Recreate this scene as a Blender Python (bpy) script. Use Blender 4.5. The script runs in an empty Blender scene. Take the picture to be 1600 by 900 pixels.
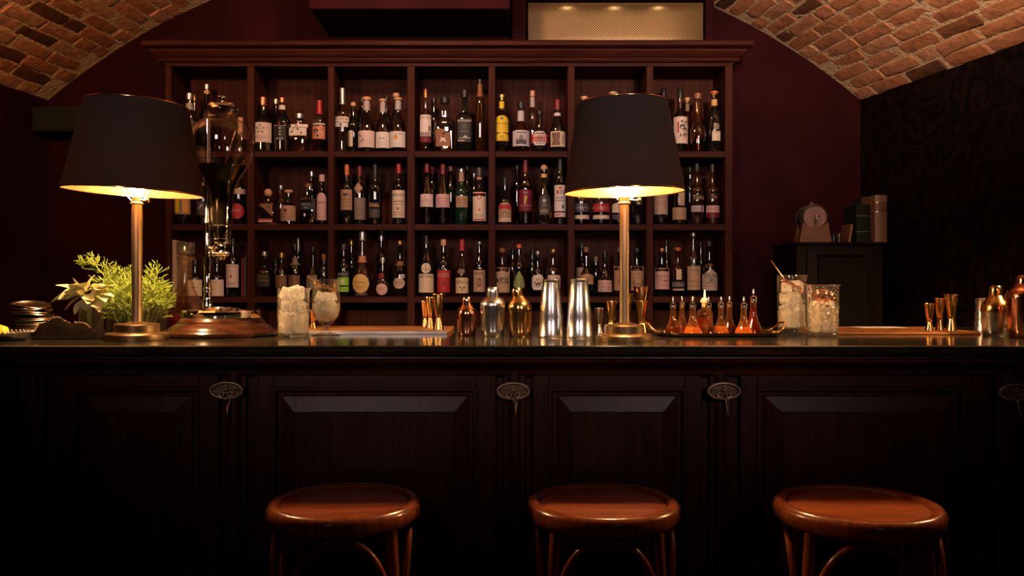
import bpy, bmesh, math, random
from mathutils import Vector, Matrix
random.seed(7)
S = bpy.context.scene
COL = S.collection
PI = math.pi

# ---------------------------------------------------------------- camera
F = 1300.0            # focal length in pixels of the 1600 x 900 frame
CZ = 1.247            # eye height
cam_d = bpy.data.cameras.new('camera'); cam = bpy.data.objects.new('camera', cam_d); COL.objects.link(cam)
cam_d.sensor_width = 36.0; cam_d.lens = 36.0 * F / 1600.0
cam.location = (0, 0, CZ); cam.rotation_euler = (PI / 2, 0, 0)
cam_d.clip_start = 0.02
S.camera = cam
# ---------------------------------------------------------------- world, exposure, large lights
w = bpy.data.worlds.new('world'); S.world = w; w.use_nodes = True
w.node_tree.nodes['Background'].inputs[0].default_value = (1.0, 0.72, 0.5, 1)
w.node_tree.nodes['Background'].inputs[1].default_value = 0.004
S.view_settings.view_transform = 'Standard'; S.view_settings.look = 'None'
S.view_settings.gamma = 1.0; S.view_settings.use_curve_mapping = False
S.view_settings.exposure = 0.0
SOFT_W = 3.9         # two unseen softbox fills behind the viewer, set by the paired bottle highlights
VAULT_FILL_R = 180.0      # unseen spots added to brighten the vault
VAULT_FILL_L = 105.0
BULB = 1300.0          # table lamp bulbs
DOWN_W = 0.45          # little downlights over the grille

def light(name, kind, loc, energy, color, **kw):
    d = bpy.data.lights.new(name, kind); d.energy = energy; d.color = color
    for k, v in kw.items():
        if k not in ('aim',): setattr(d, k, v)
    o = bpy.data.objects.new(name, d); COL.objects.link(o); o.location = loc
    if 'aim' in kw:
        o.rotation_euler = (Vector(kw['aim']) - Vector(loc)).to_track_quat('-Z', 'Y').to_euler()
    return o
for sx in (-1.0, 1.0):
    light('softbox_fill', 'AREA', (sx + 0.08, -0.9, 2.38), SOFT_W, (1.0, 0.76, 0.70), shape='RECTANGLE', size=0.36, size_y=0.75, spread=math.radians(46), aim=(sx * 0.25, 4.3, 2.0))  # unseen softbox fill, narrowed towards the shelf
light('fill_spot', 'SPOT', (0.95, 2.1, 2.42), VAULT_FILL_R, (1.0, 0.66, 0.40), spot_size=1.9, spot_blend=0.9, shadow_soft_size=0.08, aim=(1.35, 3.3, 2.95))  # added spot, stands in for light from the lamp shade tops
light('fill_spot', 'SPOT', (-1.75, 2.1, 2.42), VAULT_FILL_L, (1.0, 0.48, 0.18), spot_size=1.9, spot_blend=0.9, shadow_soft_size=0.08, aim=(-2.05, 3.3, 2.85))  # added spot for the opposite side of the vault

light('fill_spot', 'SPOT', (-0.45, 3.2, 2.74), 50.0, (1.0, 0.55, 0.28), spot_size=2.2, spot_blend=0.9, shadow_soft_size=0.08, aim=(-0.45, 4.2, 2.5))  # unseen spot added to brighten the cornice

def X(px, Y): return (px - 800.0) / F * Y
def Z(py, Y): return CZ - (py - 450.0) / F * Y
BT = 1.10                                    # bar top height
def YB(py): return (CZ - BT) * F / (py - 450.0)   # a point on the bar top

# ---------------------------------------------------------------- materials
MATS = {}
def newmat(name):
    m = bpy.data.materials.new(name); m.use_nodes = True
    nt = m.node_tree; b = nt.nodes['Principled BSDF']
    return m, nt, b
def plain(name, col, rough=0.5, metal=0.0, spec=0.5, coat=0.0, noise=0.0, nscale=40.0, emit=None, bump=0.0, aniso=0.0):
    if name in MATS: return MATS[name]
    m, nt, b = newmat(name)
    b.inputs['Base Color'].default_value = (*col, 1); b.inputs['Roughness'].default_value = rough
    b.inputs['Metallic'].default_value = metal; b.inputs['Specular IOR Level'].default_value = spec
    b.inputs['Coat Weight'].default_value = coat
    if aniso: b.inputs['Anisotropic'].default_value = aniso
    if noise or bump:
        tc = nt.nodes.new('ShaderNodeTexCoord'); n = nt.nodes.new('ShaderNodeTexNoise')
        n.inputs['Scale'].default_value = nscale; n.inputs['Detail'].default_value = 4
        nt.links.new(tc.outputs['Object'], n.inputs['Vector'])
        if noise:
            mx = nt.nodes.new('ShaderNodeMix'); mx.data_type = 'RGBA'
            mx.inputs[6].default_value = (*[c * (1 - noise) for c in col], 1)
            mx.inputs[7].default_value = (*[min(1, c * (1 + noise)) for c in col], 1)
            nt.links.new(n.outputs['Fac'], mx.inputs[0]); nt.links.new(mx.outputs[2], b.inputs['Base Color'])
        if bump:
            bp = nt.nodes.new('ShaderNodeBump'); bp.inputs['Strength'].default_value = bump; bp.inputs['Distance'].default_value = 0.01
            nt.links.new(n.outputs['Fac'], bp.inputs['Height']); nt.links.new(bp.outputs['Normal'], b.inputs['Normal'])
    if emit:
        b.inputs['Emission Color'].default_value = (*emit[0], 1); b.inputs['Emission Strength'].default_value = emit[1]
    MATS[name] = m; return m
def wood(name, dark, lite, rough=0.4, axis=0, scale=1.0, coat=0.0, spec=0.5):
    if name in MATS: return MATS[name]
    m, nt, b = newmat(name)
    tc = nt.nodes.new('ShaderNodeTexCoord'); mp = nt.nodes.new('ShaderNodeMapping')
    sc = [22.0 * scale] * 3; sc[axis] = 1.6 * scale
    mp.inputs['Scale'].default_value = sc
    n = nt.nodes.new('ShaderNodeTexNoise'); n.inputs['Scale'].default_value = 2.2; n.inputs['Detail'].default_value = 7; n.inputs['Roughness'].default_value = 0.62
    n.inputs['Distortion'].default_value = 0.7
    cr = nt.nodes.new('ShaderNodeValToRGB'); cr.color_ramp.elements[0].position = 0.32; cr.color_ramp.elements[1].position = 0.7
    cr.color_ramp.elements[0].color = (*dark, 1); cr.color_ramp.elements[1].color = (*lite, 1)
    bp = nt.nodes.new('ShaderNodeBump'); bp.inputs['Strength'].default_value = 0.12; bp.inputs['Distance'].default_value = 0.004
    L = nt.links.new
    L(tc.outputs['Object'], mp.inputs['Vector']); L(mp.outputs['Vector'], n.inputs['Vector']); L(n.outputs['Fac'], cr.inputs['Fac'])
    L(cr.outputs['Color'], b.inputs['Base Color']); L(n.outputs['Fac'], bp.inputs['Height']); L(bp.outputs['Normal'], b.inputs['Normal'])
    b.inputs['Roughness'].default_value = rough; b.inputs['Coat Weight'].default_value = coat; b.inputs['Specular IOR Level'].default_value = spec
    b.inputs['Coat Roughness'].default_value = 0.12
    MATS[name] = m; return m
def thin_glass(name, tint=(1, 1, 1), refl=1.0, rough=0.02, ior=1.45, bump=0.0, bscale=60.0, haze=None):
    if name in MATS: return MATS[name]
    m, nt, b = newmat(name); nt.nodes.remove(b)
    out = nt.nodes['Material Output']; t = nt.nodes.new('ShaderNodeBsdfTransparent'); g = nt.nodes.new('ShaderNodeBsdfGlossy')
    fr = nt.nodes.new('ShaderNodeLayerWeight'); fr.inputs['Blend'].default_value = 0.5; mx = nt.nodes.new('ShaderNodeMixShader')
    pw = nt.nodes.new('ShaderNodeMath'); pw.operation = 'POWER'; pw.inputs[1].default_value = 3.0
    f0 = ((ior - 1) / (ior + 1)) ** 2; ma = nt.nodes.new('ShaderNodeMath'); ma.operation = 'MULTIPLY_ADD'; ma.inputs[1].default_value = 0.85 - f0; ma.inputs[2].default_value = f0
    t.inputs['Color'].default_value = (*tint, 1); g.inputs['Roughness'].default_value = rough; g.inputs['Color'].default_value = (refl, refl, refl, 1)
    L = nt.links.new
    L(fr.outputs['Facing'], pw.inputs[0]); L(pw.outputs[0], ma.inputs[0]); L(ma.outputs[0], mx.inputs[0]); L(t.outputs[0], mx.inputs[1]); L(g.outputs[0], mx.inputs[2]); L(mx.outputs[0], out.inputs['Surface'])
    if haze:
        hz_ = nt.nodes.new('ShaderNodeBsdfTranslucent'); hz_.inputs['Color'].default_value = (*haze[0], 1); hm = nt.nodes.new('ShaderNodeMixShader'); hm.inputs[0].default_value = haze[1]
        L(mx.outputs[0], hm.inputs[1]); L(hz_.outputs[0], hm.inputs[2]); L(hm.outputs[0], out.inputs['Surface'])
    if bump:
        tc = nt.nodes.new('ShaderNodeTexCoord'); v = nt.nodes.new('ShaderNodeTexVoronoi'); v.inputs['Scale'].default_value = bscale
        bp = nt.nodes.new('ShaderNodeBump'); bp.inputs['Strength'].default_value = bump; bp.inputs['Distance'].default_value = 0.01
        L(tc.outputs['Object'], v.inputs['Vector']); L(v.outputs['Distance'], bp.inputs['Height'])
        L(bp.outputs['Normal'], g.inputs['Normal']); L(bp.outputs['Normal'], fr.inputs['Normal'])
    MATS[name] = m; return m
def ice_mat(key='ice', nsc=3.0, bd=0.12):
    if key in MATS: return MATS[key]
    m, nt, b = newmat(key)
    b.inputs['Base Color'].default_value = (0.98, 0.96, 0.93, 1); b.inputs['Roughness'].default_value = 0.12
    out = nt.nodes['Material Output']; tr = nt.nodes.new('ShaderNodeBsdfTranslucent'); tr.inputs['Color'].default_value = (0.98, 0.95, 0.9, 1)
    tp = nt.nodes.new('ShaderNodeBsdfTransparent')
    m1 = nt.nodes.new('ShaderNodeMixShader'); m1.inputs[0].default_value = 0.5
    m2 = nt.nodes.new('ShaderNodeMixShader')
    tc = nt.nodes.new('ShaderNodeTexCoord'); n = nt.nodes.new('ShaderNodeTexNoise'); n.inputs['Scale'].default_value = nsc; n.inputs['Detail'].default_value = 5
    cr = nt.nodes.new('ShaderNodeMapRange'); cr.inputs[1].default_value = 0.42; cr.inputs[2].default_value = 0.62; cr.inputs[3].default_value = 0.03; cr.inputs[4].default_value = 0.6
    bp = nt.nodes.new('ShaderNodeBump'); bp.inputs['Strength'].default_value = 0.6; bp.inputs['Distance'].default_value = bd
    L = nt.links.new
    L(tc.outputs['Object'], n.inputs['Vector']); L(n.outputs['Fac'], cr.inputs[0]); L(n.outputs['Fac'], bp.inputs['Height']); L(bp.outputs['Normal'], b.inputs['Normal'])
    L(b.outputs[0], m1.inputs[1]); L(tr.outputs[0], m1.inputs[2]); L(cr.outputs[0], m2.inputs[0]); L(m1.outputs[0], m2.inputs[1]); L(tp.outputs[0], m2.inputs[2])
    L(m2.outputs[0], out.inputs['Surface'])
    MATS[key] = m; return m
def brick_mat():
    m, nt, b = newmat('vault_brick')
    oi = nt.nodes.new('ShaderNodeObjectInfo'); cr = nt.nodes.new('ShaderNodeValToRGB'); e = cr.color_ramp.elements
    e[0].position = 0; e[0].color = (0.1, 0.045, 0.03, 1); e[1].position = 1; e[1].color = (0.58, 0.29, 0.18, 1)
    for p, c in ((0.09, (0.17, 0.07, 0.04)), (0.12, (0.42, 0.16, 0.085)), (0.4, (0.50, 0.21, 0.11)), (0.75, (0.54, 0.25, 0.145))):
        k = e.new(p); k.color = (*c, 1)
    tc = nt.nodes.new('ShaderNodeTexCoord'); n = nt.nodes.new('ShaderNodeTexNoise'); n.inputs['Scale'].default_value = 26; n.inputs['Detail'].default_value = 8; n.inputs['Roughness'].default_value = 0.68
    off = nt.nodes.new('ShaderNodeVectorMath'); off.operation = 'ADD'
    mr = nt.nodes.new('ShaderNodeMapRange'); mr.inputs[1].default_value = 0.3; mr.inputs[2].default_value = 0.75; mr.inputs[3].default_value = 0.55; mr.inputs[4].default_value = 1.35
    mx = nt.nodes.new('ShaderNodeMix'); mx.data_type = 'RGBA'; mx.blend_type = 'MULTIPLY'; mx.inputs[0].default_value = 1
    bp = nt.nodes.new('ShaderNodeBump'); bp.inputs['Strength'].default_value = 0.7; bp.inputs['Distance'].default_value = 0.012
    L = nt.links.new
    L(oi.outputs['Random'], cr.inputs['Fac']); L(tc.outputs['Object'], off.inputs[0]); L(oi.outputs['Location'], off.inputs[1]); L(off.outputs[0], n.inputs['Vector'])
    L(n.outputs['Fac'], mr.inputs[0]); L(cr.outputs['Color'], mx.inputs[6]); L(mr.outputs[0], mx.inputs[7]); L(mx.outputs[2], b.inputs['Base Color'])
    L(n.outputs['Fac'], bp.inputs['Height']); L(bp.outputs['Normal'], b.inputs['Normal'])
    b.inputs['Roughness'].default_value = 0.9; b.inputs['Specular IOR Level'].default_value = 0.15
    return m
def wall_mat(name, col, col2, rough, scale, bump=0.0, voro=False):
    m, nt, b = newmat(name); L = nt.links.new
    tc = nt.nodes.new('ShaderNodeTexCoord'); n = nt.nodes.new('ShaderNodeTexNoise'); n.inputs['Scale'].default_value = scale; n.inputs['Detail'].default_value = 5
    if voro: n.inputs['Distortion'].default_value = 2.5; n.inputs['Detail'].default_value = 2
    cr = nt.nodes.new('ShaderNodeValToRGB'); cr.color_ramp.elements[0].position = 0.42; cr.color_ramp.elements[1].position = 0.6
    cr.color_ramp.elements[0].color = (*col, 1); cr.color_ramp.elements[1].color = (*col2, 1)
    L(tc.outputs['Object'], n.inputs['Vector']); L(n.outputs['Fac'], cr.inputs['Fac']); L(cr.outputs['Color'], b.inputs['Base Color'])
    b.inputs['Roughness'].default_value = rough; b.inputs['Specular IOR Level'].default_value = 0.08
    if bump:
        bp = nt.nodes.new('ShaderNodeBump'); bp.inputs['Strength'].default_value = bump; bp.inputs['Distance'].default_value = 0.01
        L(n.outputs['Fac'], bp.inputs['Height']); L(bp.outputs['Normal'], b.inputs['Normal'])
    MATS[name] = m; return m
def grille_mat():
    m, nt, b = newmat('perforated_brass'); L = nt.links.new
    tc = nt.nodes.new('ShaderNodeTexCoord'); v = nt.nodes.new('ShaderNodeTexVoronoi'); v.inputs['Scale'].default_value = 105; v.inputs['Randomness'].default_value = 0.0
    mp = nt.nodes.new('ShaderNodeMapping'); mp.inputs['Rotation'].default_value = (0, PI / 4, 0); mp.inputs['Scale'].default_value = (1, 0.0, 1)
    cr = nt.nodes.new('ShaderNodeValToRGB'); cr.color_ramp.elements[0].position = 0.32; cr.color_ramp.elements[1].position = 0.42
    cr.color_ramp.elements[0].color = (0.02, 0.012, 0.006, 1); cr.color_ramp.elements[1].color = (0.36, 0.235, 0.11, 1)
    L(tc.outputs['Object'], mp.inputs['Vector']); L(mp.outputs['Vector'], v.inputs['Vector']); L(v.outputs['Distance'], cr.inputs['Fac']); L(cr.outputs['Color'], b.inputs['Base Color'])
    b.inputs['Roughness'].default_value = 0.42; b.inputs['Metallic'].default_value = 0.6
    return m

M_SHELF = wood('shelf_wood', (0.029, 0.0078, 0.0055), (0.064, 0.0178, 0.0118), 0.45, 0, spec=0.04)
M_SHELFV = wood('shelf_wood_upright', (0.029, 0.0078, 0.0055), (0.064, 0.0178, 0.0118), 0.45, 2, spec=0.04)
M_BAR = wood('bar_wood_upright', (0.032, 0.009, 0.0055), (0.080, 0.023, 0.013), 0.36, 2, spec=0.5)
M_BARH = wood('bar_wood_rail', (0.032, 0.009, 0.0055), (0.080, 0.023, 0.013), 0.36, 0, spec=0.5)
M_STOOL = wood('stool_wood', (0.12, 0.022, 0.006), (0.33, 0.075, 0.017), 0.35, 0, coat=0.12)
M_BENT = wood('bentwood', (0.12, 0.024, 0.007), (0.26, 0.062, 0.016), 0.25, 2, coat=0.3)
M_TOWERW = wood('turned_wood', (0.028, 0.009, 0.005), (0.09, 0.028, 0.012), 0.2, 0, coat=0.4)
M_BOARD = wood('board_wood', (0.22, 0.08, 0.025), (0.42, 0.18, 0.06), 0.4, 0)
M_BARREL = wood('barrel_oak', (0.14, 0.066, 0.055), (0.25, 0.13, 0.11), 0.6, 2)
M_STAND = wood('stand_wood', (0.10, 0.036, 0.013), (0.17, 0.066, 0.026), 0.5, 0)
M_CAB = wood('cabinet_wood', (0.004, 0.002, 0.0015), (0.009, 0.004, 0.003), 0.5, 2, spec=0.08)
M_STONE = plain('bar_stone', (0.022, 0.021, 0.016), 0.12, noise=0.7, nscale=25)
M_BLACKMETAL = plain('black_metal', (0.012, 0.012, 0.012), 0.4)
M_BRONZE = plain('aged_brass', (0.36, 0.24, 0.13), 0.36, 1.0, noise=0.2, nscale=30)
M_ORN = plain('ornament_brass', (0.62, 0.44, 0.29), 0.42, 0.6, noise=0.35, nscale=160)
M_CHROME = plain('chrome', (0.86, 0.84, 0.82), 0.07, 1.0)
M_STEEL = plain('brushed_steel', (0.78, 0.77, 0.76), 0.2, 1.0, aniso=0.5)
M_GOLD = plain('gold_metal', (0.83, 0.50, 0.17), 0.16, 1.0)
M_COPPER = plain('copper_metal', (0.80, 0.36, 0.22), 0.13, 1.0)
def glow_liquid(name, tint, tl, fac):
    if name in MATS: return MATS[name]
    m, nt, b = newmat(name); nt.nodes.remove(b); out = nt.nodes['Material Output']; L = nt.links.new
    t = nt.nodes.new('ShaderNodeBsdfTransparent'); t.inputs['Color'].default_value = (*tint, 1)
    d = nt.nodes.new('ShaderNodeBsdfTranslucent'); d.inputs['Color'].default_value = (*tl, 1)
    e = nt.nodes.new('ShaderNodeBsdfDiffuse'); e.inputs['Color'].default_value = (*tl, 1)
    m0 = nt.nodes.new('ShaderNodeMixShader'); m0.inputs[0].default_value = 0.35; L(d.outputs[0], m0.inputs[1]); L(e.outputs[0], m0.inputs[2])
    m1 = nt.nodes.new('ShaderNodeMixShader'); m1.inputs[0].default_value = fac; L(t.outputs[0], m1.inputs[1]); L(m0.outputs[0], m1.inputs[2]); L(m1.outputs[0], out.inputs['Surface'])
    MATS[name] = m; return m
def leaky(m, node, col, fac):
    nt = m.node_tree; b = nt.nodes['Principled BSDF']; n = nt.nodes.new(node); n.inputs['Color'].default_value = (*col, 1)
    mx = nt.nodes.new('ShaderNodeMixShader'); mx.inputs[0].default_value = fac; L = nt.links.new
    L(b.outputs[0], mx.inputs[1]); L(n.outputs[0], mx.inputs[2]); L(mx.outputs[0], nt.nodes['Material Output'].inputs['Surface'])
M_STEMB = plain('lamp_stem_brass', (0.42, 0.28, 0.155), 0.42, 0.8)
M_SHADE = plain('shade_cloth_black', (0.022, 0.019, 0.019), 0.85, noise=0.3, nscale=220, bump=0.15)
M_LINING = plain('shade_lining_gold', (0.20, 0.112, 0.042), 0.38, 0.75, noise=0.15, nscale=60)
leaky(M_SHADE, 'ShaderNodeBsdfTranslucent', (0.10, 0.055, 0.03), 0.35); leaky(M_LINING, 'ShaderNodeBsdfTransparent', (1, 0.8, 0.6), 0.16)
M_GLASS = thin_glass('clear_glass', (0.975, 0.97, 0.96), 1.0, 0.02, 1.6, haze=((1.0, 0.9, 0.75), 0.025))
M_ICE = ice_mat(); M_CRUSH = ice_mat('crushed_ice', 120.0, 0.004)
# ---------------------------------------------------------------- mesh helpers
def link(o, parent=None):
    COL.objects.link(o)
    if parent is not None: o.parent = parent
    return o
def tag(o, label, cat, group=None):
    o['label'] = label; o['category'] = cat
    if group: o['group'] = group
    return o
def thing(name, label, cat, loc=(0, 0, 0), rot=(0, 0, 0), group=None):
    o = bpy.data.objects.new(name, None); o.empty_display_size = 0.05
    COL.objects.link(o); o.location = loc; o.rotation_euler = rot
    return tag(o, label, cat, group)
def mk(name, verts, faces, mat, parent=None, smooth=0.0):
    me = bpy.data.meshes.new(name); me.from_pydata([tuple(v) for v in verts], [], faces); me.validate()
    bm = bmesh.new(); bm.from_mesh(me); bmesh.ops.recalc_face_normals(bm, faces=bm.faces); bm.to_mesh(me); bm.free()
    if smooth:
        for p in me.polygons: p.use_smooth = True
        me.set_sharp_from_angle(angle=math.radians(smooth))
    if mat: me.materials.append(mat)
    return link(bpy.data.objects.new(name, me), parent)
class MB:
    def __init__(s): s.v = []; s.f = []
    def add(s, verts, faces, M=None):
        o = len(s.v); s.v += [tuple(M @ Vector(v)) if M else tuple(v) for v in verts]; s.f += [tuple(i + o for i in f) for f in faces]; return s
    def box(s, x0, x1, y0, y1, z0, z1, M=None):
        v = [(x, y, z) for x in (x0, x1) for y in (y0, y1) for z in (z0, z1)]
        return s.add(v, [(0, 1, 3, 2), (4, 6, 7, 5), (0, 4, 5, 1), (2, 3, 7, 6), (0, 2, 6, 4), (1, 5, 7, 3)], M)
    def bbox(s, x0, x1, y0, y1, z0, z1, b=0.004, M=None):
        bm = bmesh.new(); bmesh.ops.create_cube(bm, size=1)
        for v in bm.verts: v.co = Vector(((x0 + x1) / 2 + v.co.x * (x1 - x0), (y0 + y1) / 2 + v.co.y * (y1 - y0), (z0 + z1) / 2 + v.co.z * (z1 - z0)))
        bmesh.ops.bevel(bm, geom=list(bm.edges), offset=b, segments=1, affect='EDGES')
        bm.verts.index_update(); vs = [v.co.copy() for v in bm.verts]; fs = [tuple(v.index for v in f.verts) for f in bm.faces]; bm.free()
        return s.add(vs, fs, M)
    def lathe(s, prof, seg=24, M=None, sq=None, sx=1.0, sy=1.0, wob=None):
        v = []; f = []; rings = []
        for r, z in prof:
            if r < 1e-6: v.append((0, 0, z)); rings.append([len(v) - 1])
            else:
                ring = []
                for k in range(seg):
                    a = 2 * PI * k / seg; c, sn = math.cos(a), math.sin(a); q = r
                    if sq: q = r / (abs(c) ** sq + abs(sn) ** sq) ** (1 / sq)
                    if wob: q *= wob(a, z)
                    v.append((q * c * sx, q * sn * sy, z)); ring.append(len(v) - 1)
                rings.append(ring)
        for a, b in zip(rings[:-1], rings[1:]):
            if len(a) == 1 and len(b) == 1: continue
            for k in range(seg):
                k2 = (k + 1) % seg
                if len(a) == 1: f.append((a[0], b[k2], b[k]))
                elif len(b) == 1: f.append((a[k], a[k2], b[0]))
                else: f.append((a[k], a[k2], b[k2], b[k]))
        return s.add(v, f, M)
    def tube(s, pts, rad, seg=8, closed=False, M=None, cap=True):
        P = [Vector(p) for p in pts]; n = len(P); R = rad if isinstance(rad, (list, tuple)) else [rad] * n
        v = []; f = []; up = None
        for i in range(n):
            if closed: d = P[(i + 1) % n] - P[i - 1]
            else: d = P[min(i + 1, n - 1)] - P[max(i - 1, 0)]
            d.normalize()
            if up is None:
                up = Vector((0, 0, 1)) if abs(d.z) < 0.9 else Vector((0, 1, 0))
            a = d.cross(up)
            if a.length < 1e-5: a = d.orthogonal()
            a.normalize(); b = a.cross(d).normalized(); up = b
            for k in range(seg):
                t = 2 * PI * k / seg; v.append(P[i] + (a * math.cos(t) + b * math.sin(t)) * R[i])
        for i in range(n if closed else n - 1):
            j = (i + 1) % n
            for k in range(seg):
                k2 = (k + 1) % seg; f.append((i * seg + k, i * seg + k2, j * seg + k2, j * seg + k))
        if cap and not closed: f.append(tuple(range(seg - 1, -1, -1))); f.append(tuple((n - 1) * seg + k for k in range(seg)))
        return s.add(v, f, M)
    def ball(s, c, r, seg=10, sz=1.0):
        prof = [(r * math.sin(PI * i / 6), -r * sz * math.cos(PI * i / 6)) for i in range(7)]; prof[0] = (0, -r * sz); prof[-1] = (0, r * sz)
        return s.lathe(prof, seg, Matrix.Translation(c))
    def build(s, name, mat, parent=None, smooth=0.0): return mk(name, s.v, s.f, mat, parent, smooth)
def lathe(name, prof, mat, parent=None, seg=28, smooth=40, **kw): return MB().lathe(prof, seg, **kw).build(name, mat, parent, smooth)
def curve_pts(ctrl, n=8):
    out = []; C = [Vector(c) for c in ctrl]
    for i in range(len(C) - 1):
        p0, p1, p2, p3 = C[max(i - 1, 0)], C[i], C[i + 1], C[min(i + 2, len(C) - 1)]
        for k in range(n):
            t = k / n; out.append(0.5 * ((2 * p1) + (p2 - p0) * t + (2 * p0 - 5 * p1 + 4 * p2 - p3) * t * t + (3 * p1 - p0 - 3 * p2 + p3) * t ** 3))
    out.append(C[-1]); return out
def copy_tree(o, parent=None):
    c = o.copy(); COL.objects.link(c); c.parent = parent
    for ch in list(o.children): copy_tree(ch, c)
    return c
_txt = {}
def text_mesh(s):
    if s in _txt: return _txt[s]
    cu = bpy.data.curves.new('txt', 'FONT'); cu.body = s; cu.size = 1.0; cu.resolution_u = 2
    ob = bpy.data.objects.new('txt', cu); me = bpy.data.meshes.new_from_object(ob)
    v = [(q.co.x, q.co.y) for q in me.vertices]; f = [tuple(p.vertices) for p in me.polygons]
    xs = [a for a, _ in v]; ys = [b for _, b in v]; x0, x1, y0, y1 = min(xs), max(xs), min(ys), max(ys)
    v = [((a - x0) / (x1 - x0) - 0.5, (b - y0) / (y1 - y0) - 0.5) for a, b in v]
    bpy.data.objects.remove(ob); bpy.data.curves.remove(cu); bpy.data.meshes.remove(me)
    _txt[s] = (v, f, (x1 - x0) / (y1 - y0)); return _txt[s]

# ---------------------------------------------------------------- room
def struct(o): o['kind'] = 'structure'; return o
YW = 4.55; ARC_C = -0.3145; ARC_R = 3.43; ARC_Z = -0.34; TH = math.asin(2.22 / ARC_R); KR, KL = 0.224, 0.133; ROOM_T = 7.4
def vault(th, t, inset=0.0):
    k = KR * th / TH if th > 0 else KL * th / TH
    return Vector((ARC_C + (ARC_R - inset) * math.sin(th) + k * t, YW - t, ARC_Z + (ARC_R - inset) * math.cos(th)))
M_WALL = wall_mat('burgundy_paint', (0.019, 0.0022, 0.004), (0.027, 0.0032, 0.0055), 0.75, 3.0)
M_PAPER = wall_mat('damask_wallpaper', (0.004, 0.0026, 0.0026), (0.010, 0.0052, 0.0052), 0.45, 9.0, 0.4, True)
M_FLOOR = wood('floor_boards', (0.02, 0.009, 0.006), (0.05, 0.022, 0.013), 0.45, 0)
M_MORTAR = plain('lime_mortar', (0.62, 0.44, 0.30), 0.95, noise=0.3, nscale=55, bump=1.0, spec=0.1)
zs = vault(TH, 0).z
xr0, xl0 = vault(TH, 0).x, vault(-TH, 0).x
xr1, xl1 = vault(TH, ROOM_T).x, vault(-TH, ROOM_T).x
def slab(name, pts, thick, mat):
    n = len(pts); P = [Vector(p) for p in pts]; T = Vector(thick)
    return struct(mk(name, P + [p + T for p in P], [tuple(range(n)), tuple(range(2 * n - 1, n - 1, -1))] + [(i, (i + 1) % n, n + (i + 1) % n, n + i) for i in range(n)], mat))
NA = 40
arc = [vault(-TH + 2 * TH * i / NA, 0) for i in range(NA + 1)]
slab('wall_back', [(xl0, YW, 0), (xr0, YW, 0)] + list(reversed(arc)), (0, 0.12, 0), M_WALL)
yf = YW - ROOM_T
arc2 = [vault(-TH + 2 * TH * i / NA, ROOM_T) for i in range(NA + 1)]
slab('wall_front', [(xl1, yf, 0), (xr1, yf, 0)] + list(reversed(arc2)), (0, -0.12, 0), M_WALL)
slab('wall_right', [(xr0, YW, 0), (xr1, yf, 0), (xr1, yf, zs), (xr0, YW, zs)], (0.12, 0, 0), M_PAPER)
slab('wall_left', [(xl0, YW, 0), (xl1, yf, 0), (xl1, yf, zs), (xl0, YW, zs)], (-0.12, 0, 0), M_WALL)
slab('floor', [(xl0 - 0.1, YW, 0), (xr0 + 0.1, YW, 0), (xr1 + 0.1, yf, 0), (xl1 - 0.1, yf, 0)], (0, 0, -0.1), M_FLOOR)
# brick vault: mortar shell, then bricks
NT = 30; vv = []; ff = []
for lay, ins in ((0, 0.0), (1, -0.12)):
    for i in range(NA + 1):
        for j in range(NT + 1): vv.append(vault(-TH + 2 * TH * i / NA, ROOM_T * j / NT, ins))
def vid(l, i, j): return l * (NA + 1) * (NT + 1) + i * (NT + 1) + j
for i in range(NA):
    for j in range(NT):
        ff.append((vid(0, i, j), vid(0, i, j + 1), vid(0, i + 1, j + 1), vid(0, i + 1, j)))
        ff.append((vid(1, i, j), vid(1, i + 1, j), vid(1, i + 1, j + 1), vid(1, i, j + 1)))
ceil = struct(mk('ceiling', vv, ff, M_MORTAR, None, 60))
M_BRICK = brick_mat()
def brick_mesh(L, W, D, rng):
    v = []; f = []; nx, ny = 5, 3
    for i in range(nx):
        for j in range(ny):
            a, b = i / (nx - 1) * 2 - 1, j / (ny - 1) * 2 - 1
            ed = 1.0 - 0.05 * (abs(a) > 0.9) * (abs(b) > 0.9)
            v.append((a * L / 2 * ed + rng.uniform(-1, 1) * 0.0035, b * W / 2 * ed + rng.uniform(-1, 1) * 0.003, -D + (0.0045 if abs(a) > 0.9 or abs(b) > 0.9 else 0) + rng.uniform(-1, 1) * 0.0022))
    o = len(v)
    for i in range(nx):
        for j in range(ny):
            a, b = i / (nx - 1) * 2 - 1, j / (ny - 1) * 2 - 1
            if abs(a) > 0.9 or abs(b) > 0.9: pass
    idx = lambda i, j: i * ny + j
    for i in range(nx - 1):
        for j in range(ny - 1): f.append((idx(i, j), idx(i, j + 1), idx(i + 1, j + 1), idx(i + 1, j)))
    rim = [idx(i, 0) for i in range(nx)] + [idx(nx - 1, j) for j in range(1, ny)] + [idx(i, ny - 1) for i in range(nx - 2, -1, -1)] + [idx(0, j) for j in range(ny - 2, 0, -1)]
    for k in rim: v.append((v[k][0] * 1.03, v[k][1] * 1.05, 0.03))
    n = len(rim)
    for k in range(n): f.append((rim[k], rim[(k + 1) % n], o + (k + 1) % n, o + k))
    f.append(tuple(o + k for k in range(n)))
    return v, f
rb = random.Random(3); BR = {}
COURSE = 0.0745; stuffv = MB()
ncourse = round(2 * TH * ARC_R / COURSE); COURSE = 2 * TH * ARC_R / ncourse
variants = {}
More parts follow.
